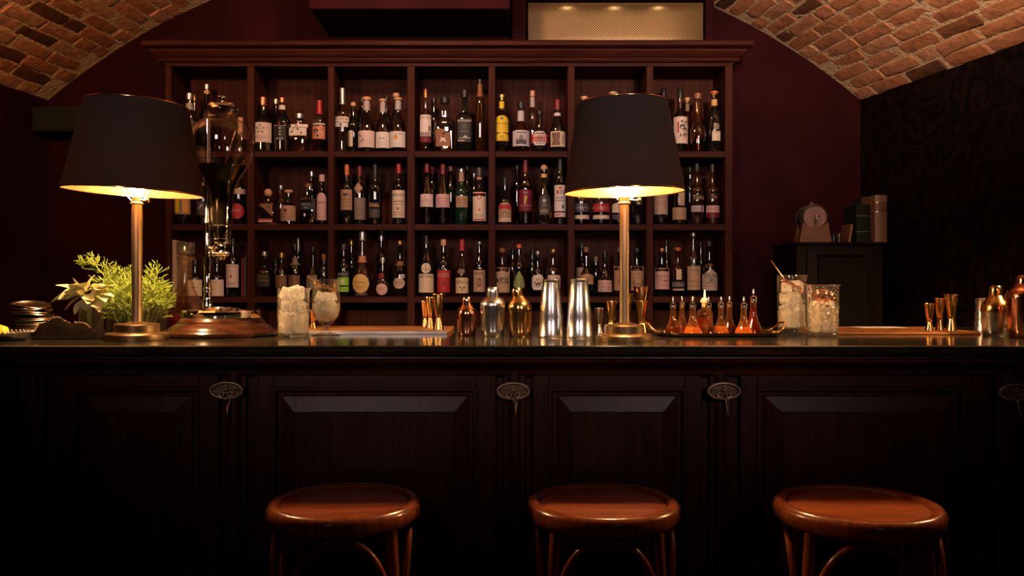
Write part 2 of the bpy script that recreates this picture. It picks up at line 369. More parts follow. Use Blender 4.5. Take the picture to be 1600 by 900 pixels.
for LL in ('long', 'half'):
    variants[LL] = []
    for q in range(5):
        v, f = brick_mesh(0.235 if LL == 'long' else 0.115, 0.061, 0.0095, rb)
        me = bpy.data.meshes.new('brick'); me.from_pydata(v, [], f)
        bm = bmesh.new(); bm.from_mesh(me); bmesh.ops.recalc_face_normals(bm, faces=bm.faces); bm.to_mesh(me); bm.free()
        for p in me.polygons: p.use_smooth = True
        me.set_sharp_from_angle(angle=math.radians(42)); me.materials.append(M_BRICK)
        variants[LL].append((me, v, f))
nb = 0
for c in range(ncourse):
    th = -TH + (c + 0.5) * COURSE / ARC_R
    t = 0.02 + rb.uniform(0, 0.2)
    first = True
    while t < 2.3:
        kind = 'half' if rb.random() < 0.14 else 'long'
        ln = 0.247 if kind == 'long' else 0.127
        if first and t > 0.13: t0 = 0.07; kind = 'half'; ln = 0.127; t = t0 - ln / 2 + 0.012
        first = False
        tm = t + ln / 2; t += ln + rb.uniform(0.002, 0.012)
        if tm - ln / 2 < 0.0: continue
        p = vault(th, tm)
        g = (vault(th, tm - 0.05) - vault(th, tm + 0.05)).normalized()
        a = (vault(th + 0.01, tm) - vault(th - 0.01, tm)).normalized(); n = g.cross(a).normalized()
        if n.z < 0: n = -n
        a = n.cross(g).normalized()
        R = Matrix((g, a, n)).transposed().to_4x4() @ Matrix.Rotation(rb.uniform(-0.025, 0.025), 4, 'Z') @ Matrix.Rotation(rb.uniform(-0.03, 0.03), 4, 'Y')
        Mx = Matrix.Translation(p + n * rb.uniform(-0.003, 0.004)) @ R
        px, py = 800 + F * p.x / p.y, 450 - F * (p.z - CZ) / p.y
        me, v, f = rb.choice(variants[kind])
        if -45 < px < 1645 and py > -25 and nb < 298:
            o = bpy.data.objects.new('brick', me); COL.objects.link(o); o.parent = ceil; o.matrix_local = Mx; nb += 1
        else: stuffv.add(v, f, Mx)
so = stuffv.build('brickwork', M_BRICK, ceil, 42); so['kind'] = 'stuff'
print('bricks', nb)
# soffit box and grille surround on the back wall
zv = 2.62
b = MB().bbox(-1.0, -0.01, 4.09, YW - 0.002, zv, 2.93, 0.004).build('trim_1', M_WALL); struct(b)
b = MB(); b.bbox(0.0, 0.075, 4.47, YW - 0.002, 2.45, 2.99, 0.003); b.bbox(1.04, 1.085, 4.47, YW - 0.002, 2.45, 2.80, 0.003); b.bbox(0.0, 1.085, 4.47, YW - 0.002, 2.80, 2.83, 0.003)
struct(b.build('trim_2', M_WALL))
gr = thing('ventilation_grille', 'perforated brass ventilation grille above the bottle shelf cornice', 'grille', (0.56, 4.50, 2.66))
def pillow(hx, hz, d, n=3.0):
    v = []; f = []; N = 10
    for i in range(N + 1):
        for j in range(N + 1):
            a, b_ = i / N * 2 - 1, j / N * 2 - 1
            e = max(abs(a), abs(b_)); v.append((a * hx, -d * (1 - e ** 8), b_ * hz))
    for i in range(N):
        for j in range(N): f.append((i * (N + 1) + j, (i + 1) * (N + 1) + j, (i + 1) * (N + 1) + j + 1, i * (N + 1) + j + 1))
    return v, f
v, f = pillow(0.473, 0.125, 0.022); mk('mesh_panel', v, f, grille_mat(), gr, 50)
b = MB(); b.tube([(-0.474, 0, -0.126), (0.474, 0, -0.126), (0.474, 0, 0.126), (-0.474, 0, 0.126)], 0.006, 6, True); b.build('rim', M_BRONZE, gr)
for i, gx in enumerate((0.30, 0.56, 0.80)):
    d = thing('downlight', 'small brass downlight on the wall above the brass grille', 'light', (gx, 4.43, 2.84), group='downlights over the grille')
    lathe('housing', [(0, 0.03), (0.022, 0.03), (0.022, -0.005), (0.018, -0.005), (0.018, 0.012), (0, 0.012)], M_BRONZE, d, 14)
    MB().tube([(0, 0.0, 0.02), (0, 0.118, 0.02)], 0.005, 6).build('arm', M_BRONZE, d)
    ld = bpy.data.lights.new('bulb', 'SPOT'); ld.energy = DOWN_W; ld.color = (1, 0.7, 0.4); ld.spot_size = 1.9; ld.spot_blend = 0.7; ld.shadow_soft_size = 0.01
    lo = bpy.data.objects.new('bulb', ld); link(lo, d); lo.location = (0, -0.005, -0.006)
# ---------------------------------------------------------------- bottle shelf
YS = 4.25; DS = 0.257; PS = F / YS
UP = [(258, 267), (386, 397), (512, 522), (636, 648), (763, 774), (887, 898), (1010, 1021), (1133, 1145)]
ROWZ = [Z(236.0, YS), Z(350.3, YS), Z(463.5, YS)]
sh = thing('bottle_shelf', 'tall dark wood bottle shelf with seven bays and moulded cornice against the back wall', 'shelf', (0, 0, 0))
ZT = Z(104, YS)
for i, (a, c) in enumerate(UP):
    MB().bbox(X(a, YS), X(c, YS), YS, YS + DS + 0.02, 0.0, ZT + 0.01, 0.003).build('upright', M_SHELFV, sh)
for z in ROWZ + [0.80, 0.10]:
    for i in range(7):
        MB().bbox(X(UP[i][1], YS) - 0.001, X(UP[i + 1][0], YS) + 0.001, YS + 0.004, YS + DS, z - 0.031, z, 0.002).build('shelf_board', M_SHELF, sh)
MB().box(X(258, YS), X(1145, YS), YS + DS, YS + DS + 0.018, 0.0, ZT + 0.06).build('back_panel', M_SHELFV, sh)
MB().bbox(X(258, YS), X(1145, YS), YS - 0.004, YS + DS + 0.018, ZT, ZT + 0.035, 0.002).build('frieze_board', M_SHELF, sh)
def moulding(prof, x0, x1, y0, yback):
    v = []; f = []; n = len(prof)
    for d, z in prof:
        v += [(x0 - d, yback, z), (x0 - d, y0 - d, z), (x1 + d, y0 - d, z), (x1 + d, yback, z)]
    for i in range(n - 1):
        for k in range(3): f.append((i * 4 + k, i * 4 + k + 1, (i + 1) * 4 + k + 1, (i + 1) * 4 + k))
    f.append(tuple(k for k in (0, 1, 2, 3))); f.append(tuple((n - 1) * 4 + k for k in (3, 2, 1, 0)))
    f.append(tuple([i * 4 for i in range(n)])); f.append(tuple([i * 4 + 3 for i in range(n - 1, -1, -1)]))
    return v, f
zc = ZT + 0.012; CS = 0.76
prof = [(0.006, zc), (0.006, zc + 0.006), (0.022, zc + 0.010), (0.030, zc + 0.022), (0.030, zc + 0.030), (0.020, zc + 0.034), (0.034, zc + 0.042), (0.046, zc + 0.052), (0.058, zc + 0.070), (0.060, zc + 0.080), (0.052, zc + 0.086), (0.080, zc + 0.094), (0.085, zc + 0.098), (0.085, zc + 0.122), (0.090, zc + 0.128), (0.0, zc + 0.130)]
prof = [(d, zc + (z - zc) * CS) for d, z in prof]
v, f = moulding(prof, X(258, YS), X(1145, YS), YS, YS + DS + 0.018); mk('cornice', v, f, M_SHELF, sh, 25)
# ---------------------------------------------------------------- bottles on the shelf
STY = {
 'std':   [(.9, 0), (1, .02), (1, .58), (.96, .63), (.75, .70), (.48, .75), (.38, .80), (.36, 1)],
 'bord':  [(.92, 0), (1, .02), (1, .60), (.95, .645), (.7, .69), (.42, .73), (.37, .78), (.35, 1)],
 'burg':  [(.92, 0), (1, .02), (1, .42), (.92, .52), (.68, .64), (.46, .74), (.38, .82), (.36, 1)],
 'squat': [(.93, 0), (1, .02), (1, .56), (.96, .61), (.7, .67), (.42, .71), (.38, .76), (.38, 1)],
 'round': [(.6, 0), (.8, .03), (.97, .14), (1, .26), (.95, .38), (.74, .50), (.42, .60), (.32, .68), (.31, 1)],
 'slim':  [(.93, 0), (1, .015), (1, .66), (.92, .72), (.62, .78), (.5, .82), (.48, 1)],
 'bell':  [(.95, 0), (1, .02), (.97, .4), (.84, .5), (.58, .6), (.42, .68), (.37, .78), (.36, 1)],
 'block': [(.96, 0), (1, .02), (1, .66), (.95, .69), (.42, .71), (.38, .74), (.38, 1)],
}
GL = {'clear': thin_glass('bottle_glass_clear', (.84, .82, .82), 1.0, .03, 1.85), 'dark': plain('bottle_glass_black', (.006, .006, .006), .035, spec=1.0), 'green': plain('bottle_glass_green', (.004, .02, .014), .035, spec=1.0),
      'brown': plain('bottle_glass_brown', (.022, .008, .003), .035, spec=1.0), 'amber': thin_glass('bottle_glass_amber', (.75, .42, .2), 1.0, .03, 1.85), 'smoke': thin_glass('bottle_glass_smoke', (.42, .36, .35), 1.0, .03, 1.85),
      'teal': plain('bottle_glass_teal', (.01, .02, .024), .05, spec=1.0)}
PAL = {'white': (.62, .56, .55), 'pinkw': (.60, .47, .45), 'cream': (.62, .50, .38), 'tan': (.42, .30, .22), 'kraft': (.36, .22, .13), 'grey': (.38, .34, .36), 'lav': (.46, .44, .52), 'black': (.012, .012, .012),
       'char': (.05, .045, .045), 'red': (.38, .022, .03), 'maroon': (.14, .012, .02), 'orange': (.55, .13, .04), 'copper': (.50, .2, .1), 'yellow': (.72, .50, .02), 'green': (.22, .5, .03), 'leaf': (.2, .25, .12), 'pink': (.55, .33, .33),
       'gold': (.6, .38, .12), 'brown': (.22, .085, .035), 'navy': (.06, .06, .09), 'silver': (.55, .55, .57), 'cork': (.55, .30, .17), 'darkred': (.16, .01, .015), 'brownp': (.16, .085, .055), 'greenw': (.03, .22, .14), 'orangew': (.62, .28, .06), 'dusty': (.20, .16, .13)}
def paper(c): return plain('paper_' + c, PAL[c], .55, 0, .35)
def capm(c):
    if c in ('copper', 'gold', 'silver'): return plain('capmetal_' + c, PAL[c], .28, 0.9)
    return plain('cap_' + c, PAL[c], .4)
def liqm(c): return thin_glass('liquor_' + c, {'amber': (.55, .16, .03), 'gold': (.85, .6, .12), 'rose': (.5, .06, .02), 'pale': (.85, .75, .45), 'brown': (.2, .05, .02)}[c], .6, .05, 1.33)
def interp(prof, z):
    for (r0, z0), (r1, z1) in zip(prof[:-1], prof[1:]):
        if z0 <= z <= z1: return r0 + (r1 - r0) * ((z - z0) / (z1 - z0) if z1 > z0 else 0)
    return prof[-1][0]
def bottle(row, px, top, wpx, style, glass, cap, label, labels=(), back=0, sq=None, liq=None, neck=None, group='bottles on the bottle shelf', name='liquor_bottle', dy=0.0):
    Y = YS + (0.058 if not back else 0.115 + 0.062 * back - 0.02) + dy
    r = wpx / 2.0 / (F / Y); base = ROWZ[row]; h = Z(top, Y) - base; x = X(px, Y)
    t = thing(name, label, 'bottle', (x, Y, base), group=group)
    ck, cc, chp = cap; ch = chp / (F / Y)
    st = STY[style]; hg = h - ch * (0.9 if ck != 'foil' else 0.06)
    prof = [(q * r, max(z * hg, 0.0)) for q, z in st]
    full = [(0, 0.0)] + prof + [(0, hg)]
    MB().lathe(full, 22, sq=sq).build('glass_body', GL[glass], t, 38)
    rn = prof[-1][0]
    cm = capm(cc)
    if ck == 'cork':
        lathe('stopper', [(0, h - ch), (rn * .9, h - ch), (rn * .95, h - ch * .62), (rn * 1.45, h - ch * .58), (rn * 1.5, h - ch * .08), (rn * 1.3, h), (0, h)], cm, t, 14)
    elif ck == 'ball':
        MB().ball((0, 0, h - rn * 1.25), rn * 1.3, 12).build('stopper', cm, t, 60)
    elif ck == 'foil':
        lathe('capsule', [(interp(prof, h - ch) * 1.05, h - ch), (interp(prof, h - ch * .8) * 1.06, h - ch * .8), (rn * 1.1, h - ch * .3), (rn * 1.12, h - .002), (rn * .9, h), (0, h)], cm, t, 14)
    else:
        lathe('cap', [(rn * 1.12, h - ch), (rn * 1.16, h - ch * .9), (rn * 1.16, h - ch * .06), (rn * 1.0, h), (0, h)], cm, t, 14)
    if neck:
        n0, n1, nc = neck; z0, z1 = Z(n1, Y) - base, Z(n0, Y) - base
        lathe('neck_label', [(interp(prof, z0 + (z1 - z0) * k / 3) * 1.05 + .0004, z0 + (z1 - z0) * k / 3) for k in range(4)], paper(nc), t, 14)
    if liq:
        lc, lv = liq; zl = lv * hg
        lp = [(0, .006)] + [(max(interp(prof, .006 + (zl - .006) * k / 8) * .93, .001), .006 + (zl - .006) * k / 8) for k in range(9)] + [(0, zl)]
        MB().lathe(lp, 18, sq=sq).build('liquid', liqm(lc), t, 38)
    Yf = Y - r * .9; pf = F / Yf
    def wrap(s, z, off):
        R = max(interp(prof, z), .3 * r) * 1.0 + off
        n = sq or 2.0
        a = min(abs(s) / R, .995); return (s, -R * (1 - a ** n) ** (1 / n), z)
    for lb in labels:
        x0, x1, y0, y1, col = lb[:5]; shp = lb[5] if len(lb) > 5 else 'rect'; pr = lb[6] if len(lb) > 6 else None
        s0, s1 = (x0 - px) / pf, (x1 - px) / pf
        s0, s1 = max(s0, -r * .985), min(s1, r * .985)
        za, zb = Z(y1, Yf) - base, Z(y0, Yf) - base
        za = max(za, .003)
        NX, NZ = 14, 5; v = []; f = []
        for i in range(NX + 1):
            u = i / NX; s = s0 + (s1 - s0) * u; q = 2 * u - 1; lo, hi = 0.0, 1.0
            if shp == 'oval': e = math.sqrt(max(0, 1 - q * q)); lo, hi = .5 - .5 * e, .5 + .5 * e
            elif shp == 'house': hi = 1 - .28 * abs(q); lo = .12 * (abs(q) > .9)
            elif shp == 'arch': hi = 1 - .22 * (1 - math.sqrt(max(0, 1 - q * q)))
            elif shp == 'oct': c_ = max(0, abs(q) - .72) / .28; lo, hi = .2 * c_, 1 - .2 * c_
            elif shp == 'diamond': lo, hi = .5 * abs(q), 1 - .5 * abs(q)
            elif shp == 'tri': lo = 1 - u
            elif shp == 'leaf': e = (1 - abs(q)) ** .6; lo, hi = .25 - .25 * e, .25 + .75 * e
            for j in range(NZ + 1):
                z = za + (zb - za) * (lo + (hi - lo) * j / NZ); v.append(wrap(s, z, .0011))
        for i in range(NX):
            for j in range(NZ): k = i * (NZ + 1) + j; f.append((k, k + NZ + 1, k + NZ + 2, k + 1))
        lo_ = mk('label', v, f, paper(col), t, 30)
        if pr is None:
            rr = random.Random(int(px * 7 + row)); pr = []
            for k in range(4):
                wv = rr.uniform(.2, .38); pr.append(('b', 'brownp' if col not in ('black', 'char', 'maroon', 'red', 'navy') else 'tan', .5 - wv, .5 + wv, .2 + .13 * k, .222 + .13 * k))
        bycol = {}
        def uvp(u, w_): return wrap(s0 + (s1 - s0) * u, za + (zb - za) * w_, .0021)
        asp = (s1 - s0) / max(zb - za, 1e-4)
        for e in pr:
            mb = bycol.setdefault(e[1], MB())
            if e[0] == 'b':
                vs = []; n = 7
                for i in range(n):
                    u = e[2] + (e[3] - e[2]) * i / (n - 1); vs += [uvp(u, e[4]), uvp(u, e[5])]
                mb.add(vs, [(2 * i, 2 * i + 2, 2 * i + 3, 2 * i + 1) for i in range(n - 1)])
            elif e[0] == 'd':
                ry = e[4]; rx = e[5] if len(e) > 5 else ry / asp
                mb.add([uvp(e[2] + rx * math.cos(2 * PI * k / 12), e[3] + ry * math.sin(2 * PI * k / 12)) for k in range(12)], [tuple(range(12))])
            elif e[0] == 'p':
                mb.add([uvp(a, c_) for a, c_ in e[2]], [tuple(range(len(e[2])))])
            elif e[0] == 't':
                tv, tf, ta = text_mesh(e[2]); hh = e[5]; ww = min(hh * ta / asp, .92)
                mb.add([uvp(e[3] + a * ww, e[4] + c_ * hh) for a, c_ in tv], tf)
        for cn, mb in bycol.items(): mb.build('label_print', paper(cn), lo_)
    return t
T_ = lambda s, u=.5, v=.7, h=.14, c='brownp': ('t', c, s, u, v, h)
Bx = lambda u0, u1, v0, v1, c='brownp': ('b', c, u0, u1, v0, v1)
D_ = lambda u, v, r, c='brownp', *a: ('d', c, u, v, r, *a)
P_ = lambda pts, c='brownp': ('p', c, pts)
LINES = [Bx(.15, .85, .12, .14), Bx(.2, .8, .2, .22), Bx(.25, .75, .28, .30)]
PORTRAIT = [Bx(.2, .8, .12, .88, 'char'), D_(.5, .5, .3, 'grey'), D_(.5, .58, .13, 'dusty'), P_([(.32, .28), (.68, .28), (.6, .44), (.4, .44)], 'dusty')]
FIVE = [D_(.46 + .2 * math.cos(PI / 2 + k * 2 * PI / 5), .66 + .17 * math.sin(PI / 2 + k * 2 * PI / 5), .065, 'leaf') for k in range(5)] + [D_(.46, .66, .04, 'leaf')]
c_ = lambda k, c, h: (k, c, h)
# ---- top row
bottle(0, 296, 146, 20, 'slim', 'clear', ('screw', 'silver', 10), 'tall clear bottle with silver cap partly hidden by the lamp shade and glass globe', neck=(162, 172, 'grey'))
bottle(0, 303.5, 148, 13, 'std', 'smoke', ('screw', 'gold', 10), 'gold-capped smoky bottle behind the clear bottle next to the glass globe', back=1)
bottle(0, 323, 132, 22, 'std', 'dark', ('screw', 'silver', 8), 'tall black bottle with pale cap rising behind the glass globe', neck=(142, 147, 'gold'), back=1)
bottle(0, 376, 184, 17, 'slim', 'clear', ('screw', 'cork', 22), 'short clear bottle with a long wooden stopper beside the glass globe')
bottle(0, 411, 152, 29, 'std', 'dark', ('screw', 'copper', 13), 'dark bottle with copper cap and cream label bearing five green dots', [(399, 426, 191, 222, 'pinkw', 'rect', FIVE + [Bx(.2, .75, .3, .32), Bx(.15, .8, .22, .24), Bx(.3, .65, .14, .16)])])
bottle(0, 431, 155, 15, 'slim', 'smoke', ('screw', 'silver', 8), 'slim smoky bottle half hidden between two copper-capped dark bottles', back=1)
bottle(0, 441, 153, 26, 'std', 'dark', ('screw', 'copper', 8), 'black bottle with copper cap, white neck seal and black label', [(430, 450, 196, 219, 'black', 'rect', [Bx(.05, .95, .97, 1, 'grey'), D_(.55, .82, .07, 'grey'), D_(.55, .6, .06, 'grey'), D_(.55, .4, .07, 'grey'), Bx(.2, .8, .08, .14, 'grey')])], neck=(165, 172, 'white'))
bottle(0, 468, 178, 30, 'block', 'clear', ('screw', 'silver', 8), 'square clear bottle with short neck and white label with black brush character', [(455, 482, 192, 212, 'white', 'rect', [Bx(.12, .62, .74, .79, 'black'), P_([(.3, .9), (.38, .92), (.42, .8), (.36, .8)], 'red'), P_([(.28, .62), (.36, .64), (.18, .2), (.1, .24)], 'black'), P_([(.46, .6), (.54, .6), (.58, .4), (.5, .42)], 'black'), D_(.72, .22, .08, 'maroon'), Bx(.3, .95, .0, .05, 'gold')])], sq=5)
bottle(0, 499, 157, 21, 'std', 'clear', ('foil', 'red', 22), 'clear bottle with dripping red wax cap and copper picture label', [(488, 509, 197, 217, 'copper', 'rect', [D_(.35, .6, .2, 'char'), D_(.7, .4, .22, 'pink'), P_([(.4, .1), (.6, .15), (.55, .5)], 'grey'), D_(.5, .25, .1, 'black')]), (488, 509, 192, 195, 'grey', 'rect', [])])
bottle(0, 535, 138, 23, 'std', 'clear', ('foil', 'silver', 26), 'tall cut-glass bottle with silver foil neck and white band label', [(523, 546, 182, 190, 'white', 'rect', [T_('STARKA', .5, .55, .5)]), (524, 545, 191, 198, 'silver', 'rect', [D_(.5, .5, .3, 'char')])])
bottle(0, 552, 159, 20, 'std', 'dark', ('ball', 'cork', 8), 'dark bottle with round cork knob and narrow cream side label', [(546, 553, 204, 229, 'cream', 'rect', [])], dy=.05)
bottle(0, 566, 153, 16, 'slim', 'dark', ('screw', 'black', 8), 'slim black bottle standing behind the cork-topped bottles', back=1)
bottle(0, 573, 152, 26, 'burg', 'smoke', ('cork', 'cork', 8), 'smoky bottle with cork, paper neck strip and pink label with slanted script', [(560, 587, 204, 230, 'pinkw', 'rect', [P_([(.1, .72), (.13, .76), (.3, .66), (.26, .6)], 'char'), P_([(.2, .36), (.24, .3), (.42, .5), (.38, .54)], 'char'), Bx(.4, .9, .38, .41, 'grey'), Bx(.35, .85, .26, .28, 'grey'), Bx(.3, .8, .16, .18, 'grey')])], neck=(159, 173, 'grey'))
bottle(0, 598, 155, 22, 'burg', 'smoke', ('cork', 'cork', 6), 'smoky bottle with cork and white label carrying two black dashes', [(588, 609, 206, 231, 'white', 'rect', [Bx(.3, .45, .56, .61, 'char'), Bx(.56, .7, .56, .61, 'char'), Bx(.15, .85, .38, .4, 'grey'), Bx(.15, .85, .28, .3, 'grey'), Bx(.2, .8, .16, .18, 'grey')])], neck=(160, 176, 'grey'), liq=('gold', .42))
bottle(0, 604, 150, 16, 'std', 'smoke', ('screw', 'black', 7), 'black-capped bottle behind the two cork-stoppered white-label bottles', back=1)
bottle(0, 622, 153, 25, 'burg', 'clear', ('cork', 'cork', 6), 'clear bottle of yellow liquor with cork and pear motif on white label', [(609, 634, 205, 230, 'white', 'rect', [D_(.42, .6, .14, 'orangew'), P_([(.36, .66), (.48, .66), (.42, .88)], 'brown'), T_('PERA', .72, .84, .1), Bx(.08, .3, .55, .57, 'grey'), Bx(.08, .3, .45, .47, 'grey'), Bx(.12, .8, .25, .27, 'grey'), Bx(.12, .7, .14, .16, 'grey')])], neck=(158, 172, 'grey'), liq=('gold', .58))
bottle(0, 619, 146, 15, 'slim', 'smoke', ('cork', 'cork', 10), 'tall smoky bottle with wide cork behind the yellow pear liquor', back=1)
bottle(0, 665, 139, 20, 'std', 'clear', ('screw', 'copper', 14), 'tall clear bottle with grey-white label over a red band', [(657, 674, 179, 206, 'white', 'rect', [T_('NOKS', .5, .83, .17), Bx(.8, .95, .05, .35)]), (657, 674, 206, 213, 'grey', 'rect', [Bx(.1, .2, .1, .9), Bx(.3, .36, .2, .9), Bx(.5, .6, .1, .8), Bx(.7, .76, .1, .9)]), (657, 674, 214, 222, 'maroon', 'rect', [])])
bottle(0, 678, 153, 15, 'slim', 'dark', ('screw', 'black', 8), 'slim dark bottle behind the tall bottle with red-banded label', back=1)
bottle(0, 695, 153, 33, 'squat', 'clear', ('screw', 'black', 9), 'squat square clear bottle with brown label showing a white agave star', [(682, 705, 207, 229, 'brown', 'rect', [P_([(.25, .3), (.5, .42), (.75, .3), (.62, .5), (.7, .66), (.5, .56), (.34, .68), (.38, .48)], 'white')]), (681, 697, 201, 212, 'brown', 'oval', [])], sq=5, neck=(157, 162, 'copper'))
bottle(0, 726, 141, 26, 'squat', 'dark', ('screw', 'black', 10), 'matt black square bottle printed with white lettering', [(715, 738, 186, 222, 'black', 'rect', [T_('MONTELOBOS', .5, .92, .085, 'white'), D_(.5, .68, .12, 'char'), T_('mezcal joven', .5, .46, .06, 'grey'), P_([(.4, .2), (.65, .16), (.7, .24), (.52, .3)], 'grey'), Bx(.05, .5, .04, .08, 'pink'), Bx(.15, .9, .16, .19, 'grey')])], sq=5, neck=(147, 152, 'copper'))
bottle(0, 750, 124, 15, 'slim', 'brown', ('foil', 'black', 12), 'very tall slim dark brown bottle reaching near the shelf top', neck=(132, 152, 'brown'))
bottle(0, 784, 148, 21, 'std', 'clear', ('cork', 'gold', 9), 'clear bottle with bright yellow labels and gold cap', [(774, 795, 180, 207, 'yellow', 'arch', [D_(.5, .82, .09, 'greenw'), T_('SAN AIRES', .5, .52, .14), Bx(.15, .85, .3, .33, 'gold'), Bx(.2, .8, .2, .22, 'gold')]), (774, 795, 208, 220, 'yellow', 'arch', [T_('42', .5, .5, .4), Bx(.1, .9, .1, .14, 'brown')])], neck=(159, 170, 'yellow'), liq=('pale', .8))
bottle(0, 814, 160, 27, 'bell', 'clear', ('screw', 'black', 10), 'bottle of pale rum with lavender label framing a dark portrait square', [(801, 828, 203, 228, 'lav', 'rect', PORTRAIT)], neck=(174, 190, 'lav'), liq=('gold', .7))
bottle(0, 832, 142, 14, 'slim', 'clear', ('screw', 'cork', 9), 'tall clear cork-stoppered bottle behind the portrait-label bottles', neck=(152, 168, 'grey'), back=1)
bottle(0, 843, 174, 26, 'round', 'dark', ('screw', 'black', 6), 'squat black bottle with white octagonal portrait label on red', [(830, 856, 208, 223, 'red', 'rect', []), (833, 853, 204, 227, 'white', 'oct', PORTRAIT)])
bottle(0, 871, 156, 25, 'bell', 'dark', ('foil', 'darkred', 16), 'dark bottle with dark red capsule and cream portrait label', [(860, 884, 205, 229, 'cream', 'rect', [Bx(.08, .62, .08, .92, 'brownp'), D_(.35, .45, .26, 'cream'), D_(.35, .55, .11, 'brownp'), Bx(.72, .92, .2, .8, 'tan')])], neck=(177, 182, 'silver'))
bottle(0, 913, 151, 22, 'std', 'clear', ('cork', 'cork', 7), 'cork-stoppered bottle peeking over the smaller lamp shade beside the portrait-label bottles', neck=(162, 172, 'grey'))
bottle(0, 958, 144, 24, 'std', 'dark', ('cork', 'cork', 6), 'black bottle with a wide cork peeking over the lamp shade top', back=1)
bottle(0, 1037, 138, 16, 'slim', 'dark', ('screw', 'black', 12), 'slim black-capped bottle half hidden by the smaller lamp shade near the ink-blot label', back=1)
bottle(0, 1063, 138, 22, 'std', 'smoke', ('screw', 'black', 16), 'bottle with black cap and tall white label printed with dark ink blots', [(1052, 1074, 182, 224, 'pinkw', 'rect', [D_(.55, .62, .1, 'char'), D_(.78, .5, .09, 'char'), D_(.75, .3, .085, 'brownp'), Bx(.2, .3, .4, .8, 'red'), P_([(.3, .2), (.45, .42), (.5, .2), (.42, .28)], 'char'), D_(.85, .75, .09, 'brownp'), Bx(.45, .6, .78, .86, 'char'), Bx(.05, .95, .13, .15, 'pink')])], liq=('amber', .2))
bottle(0, 1074, 153, 13, 'slim', 'amber', ('cork', 'cork', 7), 'slim amber cork-stoppered bottle behind the ink-blot label bottle', back=1, neck=(162, 174, 'dusty'))
bottle(0, 1090, 146, 29, 'bell', 'amber', ('screw', 'brown', 9), 'unlabelled amber decanter bottle with brown stopper beside the orange-corked bottle', liq=('amber', .55))
bottle(0, 1116, 143, 24, 'std', 'dark', ('cork', 'orange', 6), 'dark bottle with orange cork, oval neck seal and small cream label', [(1110, 1123, 205, 220, 'cream', 'rect', [Bx(.1, .9, .85, .9), Bx(.2, .8, .4, .44, 'gold')]), (1112, 1121, 193, 202, 'dusty', 'rect', [])], neck=(156, 166, 'gold'))
# ---- middle row
bottle(1, 287, 258, 25, 'bord', 'dark', ('foil', 'black', 14), 'dark bottle with yellow and grey label under the large lamp shade', [(274, 300, 309, 335, 'dusty', 'rect', [Bx(.02, .4, .1, .95, 'yellow'), Bx(.62, .95, .1, .95, 'orangew'), P_([(.65, .3), (.9, .5), (.75, .9)], 'leaf')])])
bottle(1, 318, 262, 22, 'bord', 'smoke', ('screw', 'black', 10), 'smoky bottle with small sketched grey label behind the chrome pole', [(310, 324, 314, 336, 'char', 'rect', [P_([(.2, .3), (.5, .8), (.8, .7), (.5, .5)], 'grey')])])
bottle(1, 373, 262, 22, 'std', 'dark', ('foil', 'red', 10), 'black bottle with a round red label', [(362, 384, 318, 342, 'red', 'oval', [T_('MARA', .5, .55, .16, 'pink')])], neck=(296, 304, 'tan'))
bottle(1, 419, 295, 26, 'block', 'clear', ('ball', 'cork', 12), 'square clear bottle with cork ball, slanted copper label and pink base strip', [(407, 429, 317, 338, 'brown', 'tri', [D_(.75, .72, .1, 'char')]), (407, 429, 342, 347, 'pink', 'rect', [Bx(0, 1, .5, .95, 'red')])], sq=6)
bottle(1, 439, 290, 14, 'slim', 'clear', ('screw', 'silver', 6), 'small clear bottle behind the slanted-label and brown-label bottles', back=1)
bottle(1, 451, 297, 24, 'squat', 'dark', ('cork', 'cork', 6), 'squat dark bottle with cork and tan label with red round emblem', [(440, 463, 321, 345, 'kraft', 'rect', [D_(.38, .68, .12, 'darkred'), T_('FINE BLEND', .5, .44, .1), Bx(.15, .85, .25, .28), Bx(.15, .85, .12, .14)])])
bottle(1, 482, 287, 25, 'block', 'smoke', ('screw', 'brown', 6), 'square smoky bottle with engraved shoulder and no paper label', [(470, 493, 316, 328, 'black', 'rect', [T_('BRISTLE', .5, .7, .2, 'grey'), T_('1892', .5, .3, .2, 'grey')])], sq=6)
bottle(1, 487, 268, 14, 'slim', 'dark', ('screw', 'silver', 8), 'taller dark bottle with pale cap behind the square smoky bottle', back=1)
bottle(1, 503, 273, 16, 'slim', 'dark', ('screw', 'pink', 11), 'narrow bottle with pink cap and tall pink arched label', [(496, 511, 301, 344, 'pink', 'arch', [Bx(.1, .9, .62, .635), T_('PETAL', .5, .66, .04), Bx(.15, .85, .12, .13)])])
bottle(1, 542, 257, 19, 'bord', 'dark', ('foil', 'orange', 17), 'wine bottle with orange-red capsule and tan crown-crest label', [(532, 551, 296, 328, 'kraft', 'rect', [P_([(.25, .72), (.35, .86), (.5, .78), (.65, .86), (.75, .72), (.5, .66)], 'char'), T_('BRENTA', .5, .52, .1), T_('VECCHIA', .5, .37, .07), Bx(.2, .8, .2, .22)])], name='wine_bottle')
bottle(1, 562, 260, 19, 'bord', 'dark', ('foil', 'darkred', 15), 'wine bottle with dark red capsule, hanging diamond tag and dull brown label', [(555, 572, 309, 343, 'dusty', 'rect', None)] + [(554, 568, 284, 304, 'kraft', 'diamond', [])], name='wine_bottle')
bottle(1, 586, 257, 22, 'bord', 'dark', ('foil', 'black', 20), 'dark wine bottle with gold script instead of a paper label', [(578, 594, 316, 324, 'black', 'rect', [T_('Rimia', .5, .5, .8, 'gold')]), (578, 594, 326, 340, 'char', 'rect', [Bx(.1, .9, .3, .34, 'brown'), Bx(.1, .9, .6, .64, 'brown')])], name='wine_bottle')
